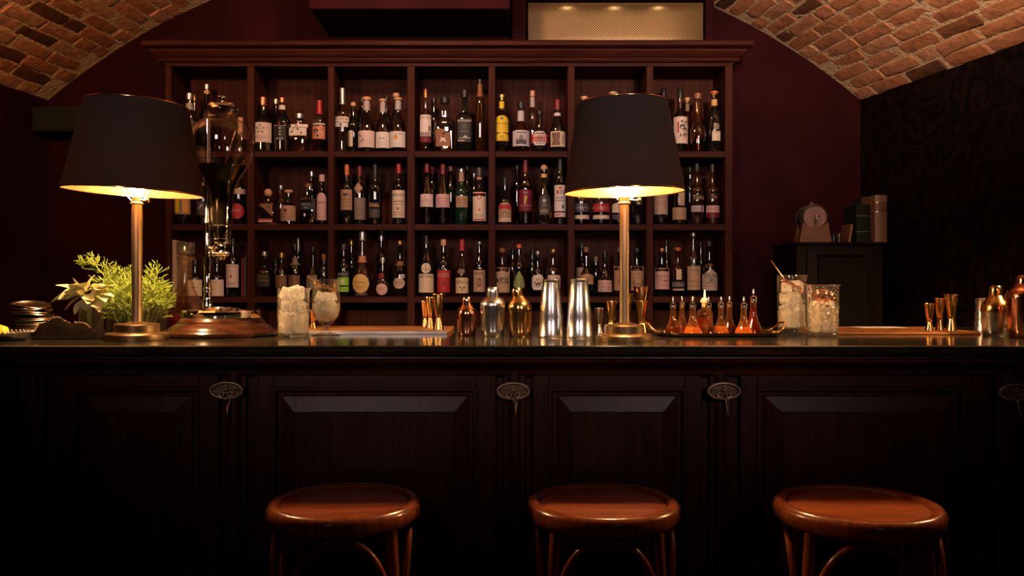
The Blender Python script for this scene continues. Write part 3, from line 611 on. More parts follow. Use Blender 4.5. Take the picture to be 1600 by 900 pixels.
bottle(1, 623, 256, 20, 'bord', 'dark', ('foil', 'red', 15), 'wine bottle with bright red capsule and tall cream text label', [(613, 633, 297, 340, 'cream', 'rect', [T_('BENONI', .5, .83, .08, 'navy'), Bx(.1, .9, .58, .61), D_(.5, .33, .05, 'brown'), Bx(.15, .85, .48, .5), Bx(.15, .85, .18, .2), Bx(.15, .85, .1, .12)])], name='wine_bottle')
bottle(1, 667, 256, 21, 'burg', 'smoke', ('foil', 'maroon', 14), 'rose liqueur bottle with white label, beside the bay upright', [(657, 677, 303, 323, 'pinkw', 'rect', [D_(.4, .8, .05), T_('ROSA', .5, .55, .12), Bx(.1, .9, .42, .44), Bx(.2, .8, .2, .22)])], liq=('rose', .42))
bottle(1, 692, 257, 22, 'burg', 'smoke', ('foil', 'maroon', 16), 'rose liqueur bottle with pinkish label, beside the green bottle', [(681, 703, 303, 324, 'pink', 'rect', [Bx(.1, .9, .65, .68), Bx(.1, .9, .42, .44), Bx(.2, .8, .2, .22)])], liq=('brown', .5))
bottle(1, 675, 261, 14, 'slim', 'dark', ('foil', 'darkred', 12), 'dark bottle behind the first rose liqueur bottle', back=1)
bottle(1, 704, 260, 14, 'slim', 'dark', ('screw', 'brown', 8), 'dark brown-capped bottle behind the second rose liqueur bottle', back=1)
bottle(1, 721, 264, 21, 'std', 'green', ('screw', 'silver', 6), 'green glass bottle with tan neck strip and small tan label', [(713, 731, 306, 324, 'kraft', 'rect', [T_('SALVIA', .5, .68, .16), Bx(.2, .8, .4, .43), Bx(.2, .8, .2, .23)])], neck=(270, 284, 'kraft'))
bottle(1, 730, 260, 12, 'slim', 'dark', ('screw', 'black', 6), 'slim black bottle behind the green glass bottle', back=1)
bottle(1, 749, 262, 21, 'std', 'dark', ('screw', 'char', 14), 'bottle with ornate tan label with red scrolls and black diagonal sash', [(739, 760, 300, 345, 'cream', 'rect', [D_(.5, .82, .08, 'red'), D_(.5, .82, .055, 'cream'), P_([(.1, .42), (.15, .36), (.92, .6), (.9, .66)], 'char'), D_(.5, .38, .05, 'orange'), Bx(.1, .9, .94, .97, 'red'), Bx(.1, .9, .03, .07, 'red'), Bx(.2, .8, .2, .215), Bx(.2, .8, .14, .155)])], neck=(277, 281, 'copper'))
bottle(1, 741, 271, 11, 'slim', 'smoke', ('screw', 'silver', 6), 'small silver-capped bottle behind the ornate tan label bottle', back=1)
bottle(1, 789, 278, 21, 'squat', 'dark', ('screw', 'black', 12), 'short black bottle with red and picture label over white script strip', [(779, 799, 316, 347, 'kraft', 'arch', [Bx(.04, .96, .66, .88, 'red'), D_(.5, .42, .16, 'dusty'), Bx(.05, .95, .04, .2, 'pinkw'), T_('Dennis', .5, .12, .1)])])
bottle(1, 808, 258, 13, 'slim', 'smoke', ('screw', 'black', 8), 'smoky slim bottle behind the bottle with maroon feather label', back=1)
bottle(1, 821, 250, 21, 'std', 'smoke', ('foil', 'darkred', 20), 'bottle with maroon wax top and maroon label bearing a gold feather', [(810, 832, 296, 330, 'maroon', 'rect', [T_('SIMI', .5, .85, .09, 'pink'), P_([(.4, .3), (.48, .34), (.62, .66), (.52, .74), (.42, .66), (.4, .5)], 'gold'), Bx(.02, .98, .26, .275, 'pink')])], liq=('brown', .6))
netb = bottle(1, 850, 257, 24, 'bell', 'dark', ('ball', 'cork', 6), 'dark bottle wrapped in a gold wire net with black label', [(842, 858, 305, 336, 'char', 'arch', [D_(.5, .72, .1, 'grey'), T_('XO', .5, .5, .12, 'grey'), Bx(.1, .9, .12, .28, 'dusty')])], neck=(272, 278, 'gold'))
bottle(1, 875, 248, 18, 'slim', 'dark', ('foil', 'black', 20), 'slim black bottle with tall white label next to the lamp shade edge', [(866, 884, 289, 330, 'white', 'rect', [D_(.5, .88, .07, 'orange'), Bx(.2, .35, .66, .8, 'red'), Bx(.45, .9, .66, .8, 'grey'), Bx(.1, .9, .5, .53), Bx(.1, .9, .4, .43), Bx(.65, .8, .1, .25, 'char')]), (865, 885, 332, 339, 'pinkw', 'rect', [Bx(.1, .5, .4, .6, 'red')])])
bottle(1, 908, 276, 25, 'squat', 'clear', ('screw', 'black', 8), 'squat bottle with dark blue band label below the lamp shade', [(896, 921, 318, 331, 'navy', 'rect', [T_('h', .5, .5, .6, 'white'), T_('KILCHO', .22, .5, .2, 'grey'), T_('MAN', .78, .5, .2, 'grey')]), (896, 921, 336, 342, 'cream', 'rect', [])], liq=('brown', .4))
bottle(1, 939, 276, 26, 'squat', 'clear', ('screw', 'black', 8), 'squat bottle with red band label below the lamp shade', [(926, 953, 318, 331, 'red', 'rect', [T_('h', .5, .5, .6, 'white'), T_('KILCHO', .22, .5, .2, 'pink'), T_('MAN', .78, .5, .2, 'pink')]), (926, 953, 336, 342, 'cream', 'rect', [])], liq=('brown', .4))
bottle(1, 967, 276, 23, 'squat', 'clear', ('screw', 'black', 8), 'squat bottle with cream arched label behind the brass lamp stem', [(956, 978, 317, 332, 'cream', 'arch', [T_('h', .5, .5, .5)]), (956, 978, 335, 343, 'navy', 'rect', [])], liq=('brown', .4))
bottle(1, 996, 268, 22, 'bord', 'dark', ('foil', 'black', 10), 'black bottle with silver vertical lettering beside the brass stem of the smaller lamp', [(992, 1002, 305, 320, 'char', 'rect', [Bx(.3, .6, .05, .95, 'silver')])])
bottle(1, 1032, 262, 22, 'bord', 'dark', ('screw', 'black', 12), 'dark bottle with dusky tan label and small red dot below the smaller lamp shade', [(1021, 1043, 303, 335, 'tan', 'rect', [T_('TALISMAN', .5, .82, .09), Bx(.15, .85, .62, .64), D_(.8, .42, .04, 'red'), Bx(.2, .8, .5, .52)])])
bottle(1, 1061, 262, 22, 'bord', 'dark', ('screw', 'black', 10), 'dark bottle with hanging cream tag and square kraft label', [(1049, 1072, 324, 343, 'kraft', 'rect', [T_('1 9', .5, .5, .16)]), (1058, 1068, 300, 321, 'tan', 'rect', [D_(.5, .9, .05, 'gold')])])
bottle(1, 1078, 261, 12, 'slim', 'smoke', ('screw', 'black', 8), 'smoky bottle behind the gold-script brown bottle', back=1)
bottle(1, 1089, 256, 21, 'bord', 'brown', ('screw', 'black', 9), 'brown bottle with gold script and grey band label', [(1080, 1100, 304, 312, 'black', 'rect', [T_('Torio', .5, .5, .8, 'gold')]), (1079, 1100, 321, 331, 'grey', 'rect', [Bx(.7, .85, .2, .8, 'red'), Bx(.1, .6, .45, .52)])])
bottle(1, 1113, 257, 21, 'bord', 'brown', ('screw', 'black', 9), 'brown bottle with orange script and pink band over maroon strip', [(1106, 1120, 303, 311, 'black', 'rect', [T_('To', .5, .5, .8, 'orange')]), (1102, 1124, 321, 332, 'pink', 'rect', [Bx(.1, .9, .6, .66), Bx(.1, .9, .35, .41)]), (1102, 1124, 333, 340, 'maroon', 'rect', [])])
# ---- lower row
bottle(2, 305, 405, 24, 'squat', 'dark', ('screw', 'black', 10), 'squat dark bottle with cream label behind the wine decanter neck', [(295, 317, 437, 463, 'cream', 'rect', [Bx(.2, .8, .5, .52)])])
bottle(2, 339, 402, 24, 'squat', 'dark', ('screw', 'black', 10), 'squat dark bottle with white label and gold square beside the chrome pole', [(328, 351, 437, 463, 'pinkw', 'rect', [T_('LUCE', .5, .82, .1), Bx(.25, .5, .35, .66, 'gold'), Bx(.3, .44, .42, .58, 'cream')])])
bottle(2, 364, 372, 20, 'bord', 'dark', ('foil', 'black', 14), 'wine bottle with white label and red mark below the chrome tap', [(354, 375, 413, 449, 'pinkw', 'rect', [P_([(.2, .55), (.5, .75), (.7, .68), (.55, .6)], 'dusty'), Bx(.45, .6, .42, .54, 'red'), Bx(.1, .9, .9, .92), Bx(.2, .8, .2, .22), Bx(.2, .8, .12, .14)])], name='wine_bottle')
bottle(2, 413, 393, 23, 'squat', 'clear', ('screw', 'silver', 7), 'clear square bottle with dark label in two lines of brown lettering', [(403, 424, 428, 448, 'black', 'rect', [T_('BITTER', .5, .8, .16, 'brown'), T_('ORANGE', .5, .5, .16, 'brown')])], sq=4)
bottle(2, 431, 404, 14, 'slim', 'smoke', ('screw', 'black', 6), 'small smoky bottle behind the brown-lettered square bottle', back=1)
bottle(2, 440, 395, 19, 'std', 'smoke', ('screw', 'gold', 8), 'small bottle with gold cap and broad brown paper label', [(431, 449, 430, 449, 'brownp', 'rect', [Bx(.1, .9, .4, .45, 'brown')])])
bottle(2, 461, 381, 20, 'squat', 'smoke', ('screw', 'black', 8), 'bottle with brown shoulder seal above the straight mixing glass', [(452, 470, 430, 449, 'brownp', 'rect', [Bx(.1, .9, .6, .66, 'brown')])], neck=(402, 414, 'dusty'))
bottle(2, 466, 371, 9, 'slim', 'dark', ('foil', 'silver', 22), 'very slim bottle with long silver neck foil behind the mixing glass', back=1)
bottle(2, 489, 385, 22, 'round', 'smoke', ('screw', 'black', 8), 'rounded smoky flask behind the stemmed glass with strainer', [(480, 497, 430, 450, 'dusty', 'rect', None)])
bottle(2, 506, 397, 13, 'slim', 'teal', ('screw', 'brown', 10), 'small teal bottle beside the bay upright, above the stemmed glass')
bottle(2, 537, 381, 20, 'std', 'dark', ('screw', 'char', 9), 'dark bottle with bright green double label', [(527, 546, 425, 432, 'black', 'rect', [T_('CHARTREUSE', .5, .5, .5, 'grey')]), (528, 546, 433, 446, 'green', 'rect', [D_(.5, .5, .26, 'white'), T_('VERTE', .5, .15, .14, 'white')]), (528, 546, 448, 456, 'green', 'rect', [Bx(.2, .8, .45, .55, 'leaf')])])
bottle(2, 549, 374, 12, 'slim', 'dark', ('screw', 'gold', 9), 'dark bottle with gold cap behind the green label bottle', back=1)
bottle(2, 566, 362, 32, 'round', 'clear', ('screw', 'silver', 14), 'large round clear bottle with oval gold label', [(552, 579, 428, 458, 'gold', 'oval', [T_('COPPA', .5, .56, .12), Bx(.25, .75, .36, .38), Bx(.3, .7, .28, .3)]), (556, 576, 458, 462, 'char', 'rect', [T_('PREMIUM', .5, .5, .6, 'grey')])], neck=(400, 410, 'copper'))
bottle(2, 596, 362, 15, 'slim', 'smoke', ('screw', 'silver', 14), 'tall smoky bottle behind the bottle with round pink label', back=1)
bottle(2, 598, 402, 25, 'round', 'dark', ('screw', 'silver', 8), 'round-bellied dark bottle with round pink label and red seal', [(589, 607, 443, 461, 'pink', 'oval', [T_('DOM', .5, .6, .14), Bx(.25, .75, .4, .43)]), (591, 601, 426, 436, 'darkred', 'oval', [])])
bottle(2, 625, 377, 22, 'bell', 'dark', ('screw', 'gold', 6), 'dark bottle with round tan label and small round seal', [(615, 634, 434, 451, 'tan', 'oval', [T_('BAROL', .5, .6, .14), Bx(.2, .8, .4, .43)]), (627, 634, 428, 435, 'grey', 'oval', [])], neck=(408, 415, 'brown'))
bottle(2, 666, 368, 24, 'burg', 'dark', ('foil', 'black', 14), 'dark green bottle with tan label under a globe-and-eagle emblem', [(655, 679, 428, 457, 'cream', 'rect', [T_('FERNET BRANCA', .5, .86, .15, 'char')] + [Bx(.1, .9, .1 + .1 * k, .12 + .1 * k, 'tan') for k in range(6)]), (659, 674, 411, 427, 'white', 'oval', [P_([(.1, .55), (.5, .98), (.9, .55), (.5, .65)], 'greenw'), D_(.25, .42, .14, 'orangew'), D_(.75, .42, .14, 'orangew'), P_([(.4, .2), (.6, .2), (.5, .75)], 'dusty')])])
bottle(2, 693, 374, 21, 'std', 'dark', ('screw', 'cork', 10), 'dark bottle with plain red label and cork-coloured cap', [(684, 704, 422, 457, 'red', 'rect', [T_('ROGER', .5, .78, .17, 'pink'), D_(.5, .4, .1, 'maroon', .14), Bx(.15, .85, .08, .1, 'maroon')])])
bottle(2, 722, 374, 20, 'bell', 'clear', ('foil', 'red', 18), 'clear bottle with red wax top and pale yellow script label', [(712, 732, 434, 458, 'cream', 'rect', [T_('Gilforne', .5, .74, .2, 'char'), D_(.4, .36, .06, 'char'), D_(.68, .36, .06, 'char'), P_([(.48, .12), (.58, .12), (.55, .32), (.5, .32)], 'char')]), (715, 727, 420, 428, 'dusty', 'oval', [])])
bottle(2, 749, 378, 19, 'std', 'dark', ('screw', 'silver', 4), 'dark bottle with brownish label showing a standing figure motif', [(740, 760, 422, 456, 'tan', 'rect', [Bx(.12, .88, .82, .88, 'brownp'), D_(.5, .55, .1, 'brownp'), D_(.5, .35, .12, 'brownp', .2), Bx(.1, .9, .06, .07)])])
bottle(2, 785, 388, 23, 'squat', 'brown', ('screw', 'brown', 6), 'brown bottle with tan label and large black brush calligraphy', [(773, 797, 418, 457, 'tan', 'rect', [P_([(.08, .5), (.14, .62), (.2, .5), (.28, .58), (.22, .4), (.12, .42)], 'black'), P_([(.35, .62), (.42, .6), (.4, .36), (.34, .4)], 'black'), P_([(.44, .56), (.6, .6), (.6, .54), (.46, .5)], 'black'), P_([(.48, .46), (.54, .46), (.56, .34), (.5, .36)], 'black'), P_([(.66, .62), (.72, .62), (.74, .34), (.68, .36)], 'black'), P_([(.76, .56), (.94, .58), (.94, .53), (.76, .51)], 'black'), P_([(.8, .47), (.9, .47), (.92, .35), (.82, .37)], 'black'), Bx(.3, .7, .86, .9), Bx(.35, 1, .13, .15, 'gold')])])
bottle(2, 801, 389, 13, 'slim', 'brown', ('screw', 'black', 8), 'dark brown bottle behind the calligraphy label and leaf label bottles', back=1)
bottle(2, 811, 382, 19, 'std', 'smoke', ('screw', 'orange', 6), 'bottle with a pointed green leaf-shaped label above the gold shaker', [(802, 820, 423, 454, 'leaf', 'leaf', [Bx(.48, .52, .05, .9, 'green'), Bx(.4, .6, .12, .15, 'white')])])
bottle(2, 832, 390, 14, 'slim', 'dark', ('screw', 'black', 8), 'black-capped slim bottle between the leaf label and ornate label bottles', back=1)
bottle(2, 840, 393, 19, 'squat', 'smoke', ('screw', 'silver', 5), 'short bottle with ornate white label beside the tall steel tins', [(831, 851, 430, 453, 'white', 'oct', [D_(.5, .68, .14, 'tan'), D_(.5, .34, .16, 'char'), D_(.25, .5, .08, 'dusty'), D_(.75, .5, .08, 'dusty')])])
bottle(2, 864, 390, 23, 'squat', 'brown', ('screw', 'gold', 5), 'brown bottle with white label standing behind the first steel tin', [(856, 879, 430, 450, 'pinkw', 'rect', [T_('UNCLE', .5, .7, .18, 'grey'), Bx(.2, .8, .4, .44), Bx(.6, .75, .5, .8, 'navy')])])
bottle(2, 909, 379, 17, 'std', 'smoke', ('screw', 'char', 10), 'smoky bottle beside the bay upright with small cream label', [(900, 916, 418, 436, 'tan', 'rect', [])], back=1)
bottle(2, 916, 386, 23, 'round', 'smoke', ('screw', 'brown', 8), 'round smoky flask with tan label behind the second steel tin', [(906, 928, 428, 444, 'kraft', 'arch', [D_(.5, .5, .24, 'brownp')])], liq=('brown', .4))
bottle(2, 931, 401, 12, 'slim', 'dark', ('screw', 'dusty', 8), 'small dark bottle between the round flask and pink text label', back=1)
bottle(2, 945, 393, 22, 'bell', 'dark', ('screw', 'black', 8), 'dark bottle with low pink text label beside the lamp stem', [(934, 957, 438, 456, 'pink', 'rect', [T_('HUDSON', .5, .72, .26, 'dusty')] + [Bx(.1, .9, .1 + .12 * k, .14 + .12 * k, 'dusty') for k in range(4)])])
bottle(2, 969, 386, 21, 'squat', 'dark', ('screw', 'silver', 8), 'dark bottle with kraft label partly behind the brass lamp stem', [(959, 980, 416, 454, 'kraft', 'rect', [P_([(.3, .2), (.36, .2), (.4, .6), (.34, .62)], 'char'), Bx(.2, .5, .4, .43, 'char'), D_(.42, .72, .04, 'char'), Bx(.36, .4, .25, .8, 'brownp')])])
bottle(2, 995, 387, 22, 'squat', 'dark', ('screw', 'black', 8), 'dark bottle with kraft label and horned ornament beside the smaller lamp stem', [(985, 1006, 416, 454, 'kraft', 'rect', [T_('12', .5, .7, .12, 'char'), T_('ORNA', .5, .24, .16, 'char'), P_([(.12, .3), (.2, .46), (.24, .44), (.22, .3)], 'char'), P_([(.88, .3), (.8, .46), (.76, .44), (.78, .3)], 'char'), Bx(.3, .7, .5, .52)])])
bottle(2, 1034, 388, 23, 'squat', 'dark', ('screw', 'copper', 6), 'dark bottle with dusky pink label and copper cap above the dasher tray', [(1022, 1046, 419, 452, 'pink', 'rect', [T_('SPRINGMOOR', .5, .62, .1), Bx(.1, .4, .4, .5, 'tan'), Bx(.5, .9, .38, .44, 'brown'), Bx(.2, .8, .2, .22)])])
bottle(2, 1041, 375, 12, 'slim', 'dark', ('screw', 'black', 8), 'tall slim black bottle behind the dusky pink label', back=1)
bottle(2, 1059, 387, 20, 'squat', 'amber', ('cork', 'orange', 5), 'amber bottle with small cream strip and dark lettering band', [(1055, 1063, 421, 437, 'cream', 'rect', []), (1049, 1069, 440, 449, 'char', 'rect', [T_('KILKRAN', .5, .5, .6, 'grey')]), (1050, 1068, 451, 454, 'tan', 'rect', [])], liq=('brown', .45))
bottle(2, 1083, 364, 22, 'bord', 'clear', ('screw', 'silver', 6), 'tall bottle of golden spirit with large tan label', [(1073, 1094, 416, 453, 'tan', 'rect', [T_('SIA', .5, .55, .16, 'gold'), Bx(.02, .98, .36, .38), Bx(.1, .9, .82, .84), Bx(.15, .85, .14, .16)])], liq=('gold', .62))
bottle(2, 1095, 378, 11, 'slim', 'dark', ('screw', 'black', 7), 'slim dark bottle behind the golden spirit bottle', back=1)
bottle(2, 1108, 377, 25, 'squat', 'dark', ('screw', 'black', 8), 'dark bottle with house-shaped grey label and stag crest', [(1096, 1121, 420, 454, 'grey', 'house', [T_('TEELING', .5, .68, .17, 'char'), P_([(.36, .5), (.5, .4), (.64, .5), (.5, .56)], 'char'), T_('Whiskey', .5, .34, .1, 'char'), Bx(.05, .95, .2, .215)])])
mb = MB(); rN = 24 / 2.0 / (F / (YS + .058)) * 1.04
for k_ in range(6):
    for sg_ in (-1, 1):
        mb.tube([(rN * (1 - .25 * (q / 12) ** 3) * math.cos(k_ * PI / 3 + sg_ * q * .13), rN * (1 - .25 * (q / 12) ** 3) * math.sin(k_ * PI / 3 + sg_ * q * .13), .004 + .0118 * q) for q in range(13)], .0008, 4)
mb.build('wire_net', M_GOLD, netb)
# books and boxes on the lower row of the left bay
def shelf_box(name, label, cat, px0, px1, py0, row, mat, depth=.14):
    Y = YS + .02; t = MB().bbox(X(px0, Y), X(px1, Y), Y, Y + depth, ROWZ[row], Z(py0, Y), .0015).build(name, mat); tag(t, label, cat); return t
shelf_box('menu_book', 'tall pale menu book standing at the end of the lower shelf', 'book', 269, 276, 375, 2, paper('tan'))
shelf_box('menu_book', 'thin dark red book beside the wine bottle on the lower shelf', 'book', 377, 380, 403, 2, paper('maroon'))
shelf_box('menu_book', 'thin dark book against the shelf upright beside the thin red book', 'book', 381, 385, 401, 2, paper('char'))
# ---------------------------------------------------------------- bar counter
YE = 2.12; YFACE = 2.25; YBK = 3.16; BX0, BX1 = -2.62, 2.28
bar = thing('bar_counter', 'long dark wood panelled bar with polished black stone top', 'bar', (0, 0, 0))
pr = [(YE + .012, BT - .026), (YE + .003, BT - .022), (YE, BT - .014), (YE + .003, BT - .009), (YE + .002, BT - .003), (YE + .006, BT)]
def extrude_x(prof, x0, x1):
    n = len(prof); v = [(x0, y, z) for y, z in prof] + [(x1, y, z) for y, z in prof]
    return v, [tuple(range(n)), tuple(range(2 * n - 1, n - 1, -1))] + [(i, (i + 1) % n, n + (i + 1) % n, n + i) for i in range(n)]
v, f = extrude_x(pr + [(YBK, BT), (YBK, BT - .026)], BX0, BX1); mk('stone_top', v, f, M_STONE, bar, 30)
z1 = BT - .026
pr = [(YE + .03, z1), (YE + .028, z1 - .008), (YE + .034, z1 - .012), (YE + .036, z1 - .020), (YE + .05, z1 - .024), (YE + .09, z1 - .036), (YE + .115, z1 - .04), (YE + .12, z1 - .06), (2.3, z1 - .06), (2.3, z1)]
v, f = extrude_x(pr, BX0 + .02, BX1 - .02); mk('top_moulding', v, f, M_BARH, bar, 30)
ZFT = z1 - .055
MB().box(BX0 + .03, BX1 - .03, YFACE + .022, YBK - .05, .0, z1 - .03).build('carcass', M_BAR, bar)
MB().bbox(BX0 + .03, BX1 - .03, YFACE - .025, YFACE + .03, 0, .12, .006).build('plinth', M_BARH, bar)
pf = F / YFACE
bays = [(-180, 22, -150, -8, -138, -20, -116, -42), (86, 342, 118, 311, 130, 298, 152, 272), (398, 775, 428, 744, 440, 730, 461, 710), (833, 1096, 858, 1070, 873, 1057, 893, 1035), (1157, 1535, 1184, 1504, 1196, 1492, 1222, 1470), (1612, 1985, 1642, 1955, 1655, 1942, 1677, 1920)]
zo, zm, zb_, zf = Z(581, YFACE), Z(607, YFACE), Z(620, YFACE), Z(644, YFACE)
zB = .14
def rect_loops(loops):
    v = []; f = []
    for x0, x1, a, c, y in loops: v += [(x0, y, a), (x1, y, a), (x1, y, c), (x0, y, c)]
    for i in range(len(loops) - 1):
        for k in range(4): f.append((i * 4 + k, i * 4 + (k + 1) % 4, (i + 1) * 4 + (k + 1) % 4, (i + 1) * 4 + k))
    n = (len(loops) - 1) * 4; f.append((n, n + 1, n + 2, n + 3)); return v, f
for o0, o1, m0, m1, b0, b1, f0, f1 in bays:
    xs = [X(q, YFACE) for q in (o0, o1, m0, m1, b0, b1, f0, f1)]
    dm = .055; zmb, zbb, zfb = zB + .09, zB + .11, zB + .15
    y0 = YFACE
    MB().bbox(xs[0], xs[2], y0, y0 + .03, zB, zo, .002).build('stile', M_BAR, bar)
    MB().bbox(xs[3], xs[1], y0, y0 + .03, zB, zo, .002).build('stile', M_BAR, bar)
    MB().bbox(xs[2], xs[3], y0, y0 + .03, zm, zo, .002).build('rail', M_BARH, bar)
    MB().bbox(xs[2], xs[3], y0, y0 + .03, zB, zmb, .002).build('rail', M_BARH, bar)
    e = .004
    v, f = rect_loops([(xs[2] - e, xs[3] + e, zmb - e, zm + e, y0), (xs[2] - e * .5, xs[3] + e * .5, zmb - e * .5, zm + e * .5, y0 - .006), (xs[2] + .005, xs[3] - .005, zmb + .005, zm - .005, y0 - .006), (xs[2] + .008, xs[3] - .008, zmb + .008, zm - .008, y0 + .014), (xs[4] - .004, xs[5] + .004, zbb - .004, zb_ + .004, y0 + .014), (xs[4], xs[5], zbb, zb_, y0 + .008), (xs[6] - .002, xs[7] + .002, zfb - .002, zf + .002, y0 - .006), (xs[6], xs[7], zfb, zf, y0 - .009)])
    mk('raised_panel', v, f, M_BAR, bar)
MB().box(BX0 + .03, BX1 - .03, YFACE + .006, YFACE + .03, zo - .001, z1 - .05).build('frieze_rail', M_BARH, bar)
for c, wd in ((52, 9), (366, 10.5), (804, 9), (1125, 8), (1573, 9)):
    xc = X(c, YFACE); r = wd / pf
    pts = []
    for k in range(11):
        a = PI * k / 10; pts.append((xc + r * math.cos(a), YFACE + .002 - r * math.sin(a) * 1.0))
    pts += [(xc - r - .012, YFACE + .004), (xc - r - .012, YFACE + .03), (xc + r + .012, YFACE + .03), (xc + r + .012, YFACE + .004)]
    n = len(pts); v = [(x, y, .12) for x, y in pts] + [(x, y, z1 - .05) for x, y in pts]
    mk('half_column', v, [tuple(range(n)), tuple(range(2 * n - 1, n - 1, -1))] + [(i, (i + 1) % n, n + (i + 1) % n, n + i) for i in range(n)], M_BAR, bar, 40)
# ---------------------------------------------------------------- purse hooks
def hook_build(px, py, label, colx, first=None):
    Y = YFACE - .02; x = X(px, Y); z = Z(py, Y); loc = (x, Y, z)
    if first: t = copy_tree(first); t.location = loc; t['label'] = label; return t
    t = thing('purse_hook', label, 'hook', loc, group='brass purse hooks along the bar')
    a, b_ = .0455, .0235
    mb = MB(); mb.lathe([(0, .012), (1, .012), (1, .006), (.94, -.001), (.86, .002), (.8, .004), (0, .003)], 36, Matrix.Rotation(PI / 2, 4, 'X') @ Matrix.Diagonal((a, b_, -1, 1)))
    mb.build('plate', plain('hook_plate_patina', (.24, .16, .10), .45, .6, noise=.4, nscale=200), t, 40)
    MB().tube([(a * .93 * math.cos(2 * PI * k / 36), -.0015, b_ * .9 * math.sin(2 * PI * k / 36)) for k in range(36)], .0034, 7, True).build('rim', M_ORN, t, 60)
    mb = MB()
    for s in (-1, 1):
        sp = [(s * (.011 + .0075 * math.cos(q) * (1 - q / 14)), -.005, -.0105 + .0068 * math.sin(q) * (1 - q / 14)) for q in [k * .45 for k in range(15)]]
        mb.tube(sp, .0022, 6)
        mb.tube(curve_pts([(s * .019, -.004, -.013), (s * .012, -.006, -.019), (s * .004, -.006, -.020), (0, -.006, -.024)], 4), .0025, 6)
    mb.ball((0, -.005, .003), .0042, 8, 1.0); mb.ball((0, -.005, .011), .0024, 8, 2.2); mb.ball((0, -.005, -.006), .0024, 8, 1.6)
    mb.tube(curve_pts([(-.006, -.005, -.001), (-.005, -.006, .006), (0, -.006, .0)], 4), .0014, 5); mb.tube(curve_pts([(.006, -.005, -.001), (.005, -.006, .006), (0, -.006, .0)], 4), .0014, 5)
    mb.build('ornament', M_ORN, t, 60)
    mb = MB()
    mb.tube(curve_pts([(.0035, -.003, -.020), (.0052, -.010, -.042), (.006, -.018, -.062), (.006, -.030, -.071), (.005, -.038, -.066)], 6), .0022, 6)
    mb.tube(curve_pts([(.0125, -.003, -.020), (.0095, -.010, -.040), (.0065, -.018, -.062)], 6), .0022, 6)
    mb.ball((.005, -.038, -.066), .0034, 8); mb.build('hook', M_BRONZE, t, 60)
    return t
h0 = hook_build(354, 610, 'ornate oval brass purse hook on the half column below the glass drip tower', 0)
hook_build(802, 611, 'ornate oval brass purse hook on the half column just below the gold and silver shakers', 0, h0)
hook_build(1131, 611, 'ornate oval brass purse hook on the half column below the tray of dasher bottles', 0, h0)
hook_build(1586, 613, 'ornate oval brass purse hook on the half column below the copper lidded shaker', 0, h0)
# ---------------------------------------------------------------- bar stools
def stool(px, py, Y, rad, rz, label):
    ztop = Z(py, Y); x = X(px, Y)
    t = thing('bar_stool', label, 'stool', (x, Y, 0), (0, 0, rz), 'bentwood bar stools')
    R = rad
    lathe('seat_ring', [(R - .034, ztop - .044), (R - .008, ztop - .046), (R, ztop - .036), (R + .001, ztop - .014), (R - .006, ztop - .003), (R - .016, ztop), (R - .026, ztop - .003), (R - .032, ztop - .010), (R - .034, ztop - .018), (R - .034, ztop - .044)], M_BENT, t, 56, 60)
    lathe('seat', [(0, ztop - .026), (R - .033, ztop - .026), (R - .033, ztop - .010), (R - .06, ztop - .008), (0, ztop - .009)], M_STOOL, t, 48, 40)
    zl = ztop - .044; LR = R - .022
    legs = []
    for k in range(4):
        a = PI / 4 + k * PI / 2
        top = Vector((LR * math.cos(a), LR * math.sin(a), zl + .004)); bot = Vector(((LR + .055) * math.cos(a), (LR + .055) * math.sin(a), 0.0))
        pts = [top.lerp(bot, q) for q in (0, .03, .25, .5, .8, 1)]
        MB().tube(pts, [.014, .0145, .015, .0145, .0125, .011], 10).build('leg', M_BENT, t, 50); legs.append((top, bot))
    for k in range(4):
        (ta, ba), (tb, bb) = legs[k], legs[(k + 1) % 4]
        am = PI / 4 + k * PI / 2 + PI / 4
        zlow = zl - .30
        def onleg(tp, bt, z): q = (tp.z - z) / (tp.z - bt.z); return tp.lerp(bt, q)
        A, Bp = onleg(ta, ba, zlow), onleg(tb, bb, zlow)
        cen = Vector(((LR - .004) * math.cos(am), (LR - .004) * math.sin(am), zl - .012))
        pts = []
        mid = (A + Bp) / 2; hw = (Bp - A) * .5
        for q in range(25):
            th = PI * q / 24; c = -math.cos(th); s_ = math.sin(th)
            c2 = math.copysign(abs(c) ** .9, c); s2 = s_ ** .62
            p = mid + hw * (c2 * .9) + (cen - mid) * s2
            pts.append(p)
        MB().tube(pts, .0088, 9).build('arch_brace', M_BENT, t, 60)
    MB().tube([((LR + .028) * math.cos(2 * PI * k / 40), (LR + .028) * math.sin(2 * PI * k / 40), .24) for k in range(40)], .010, 8, True).build('foot_ring', M_BENT, t, 60)
    return t
stool(538.5, 779, 2.0, .1825, math.radians(6), 'round bentwood bar stool before the wide panel below the two ice-filled glasses')
stool(942, 779, 2.0, .1825, math.radians(-2), 'round bentwood bar stool before the narrow panel below the smaller lamp')
stool(1339, 783, 1.95, .189, math.radians(-12), 'round bentwood bar stool with legs turned askew below the copper strainer glasses')
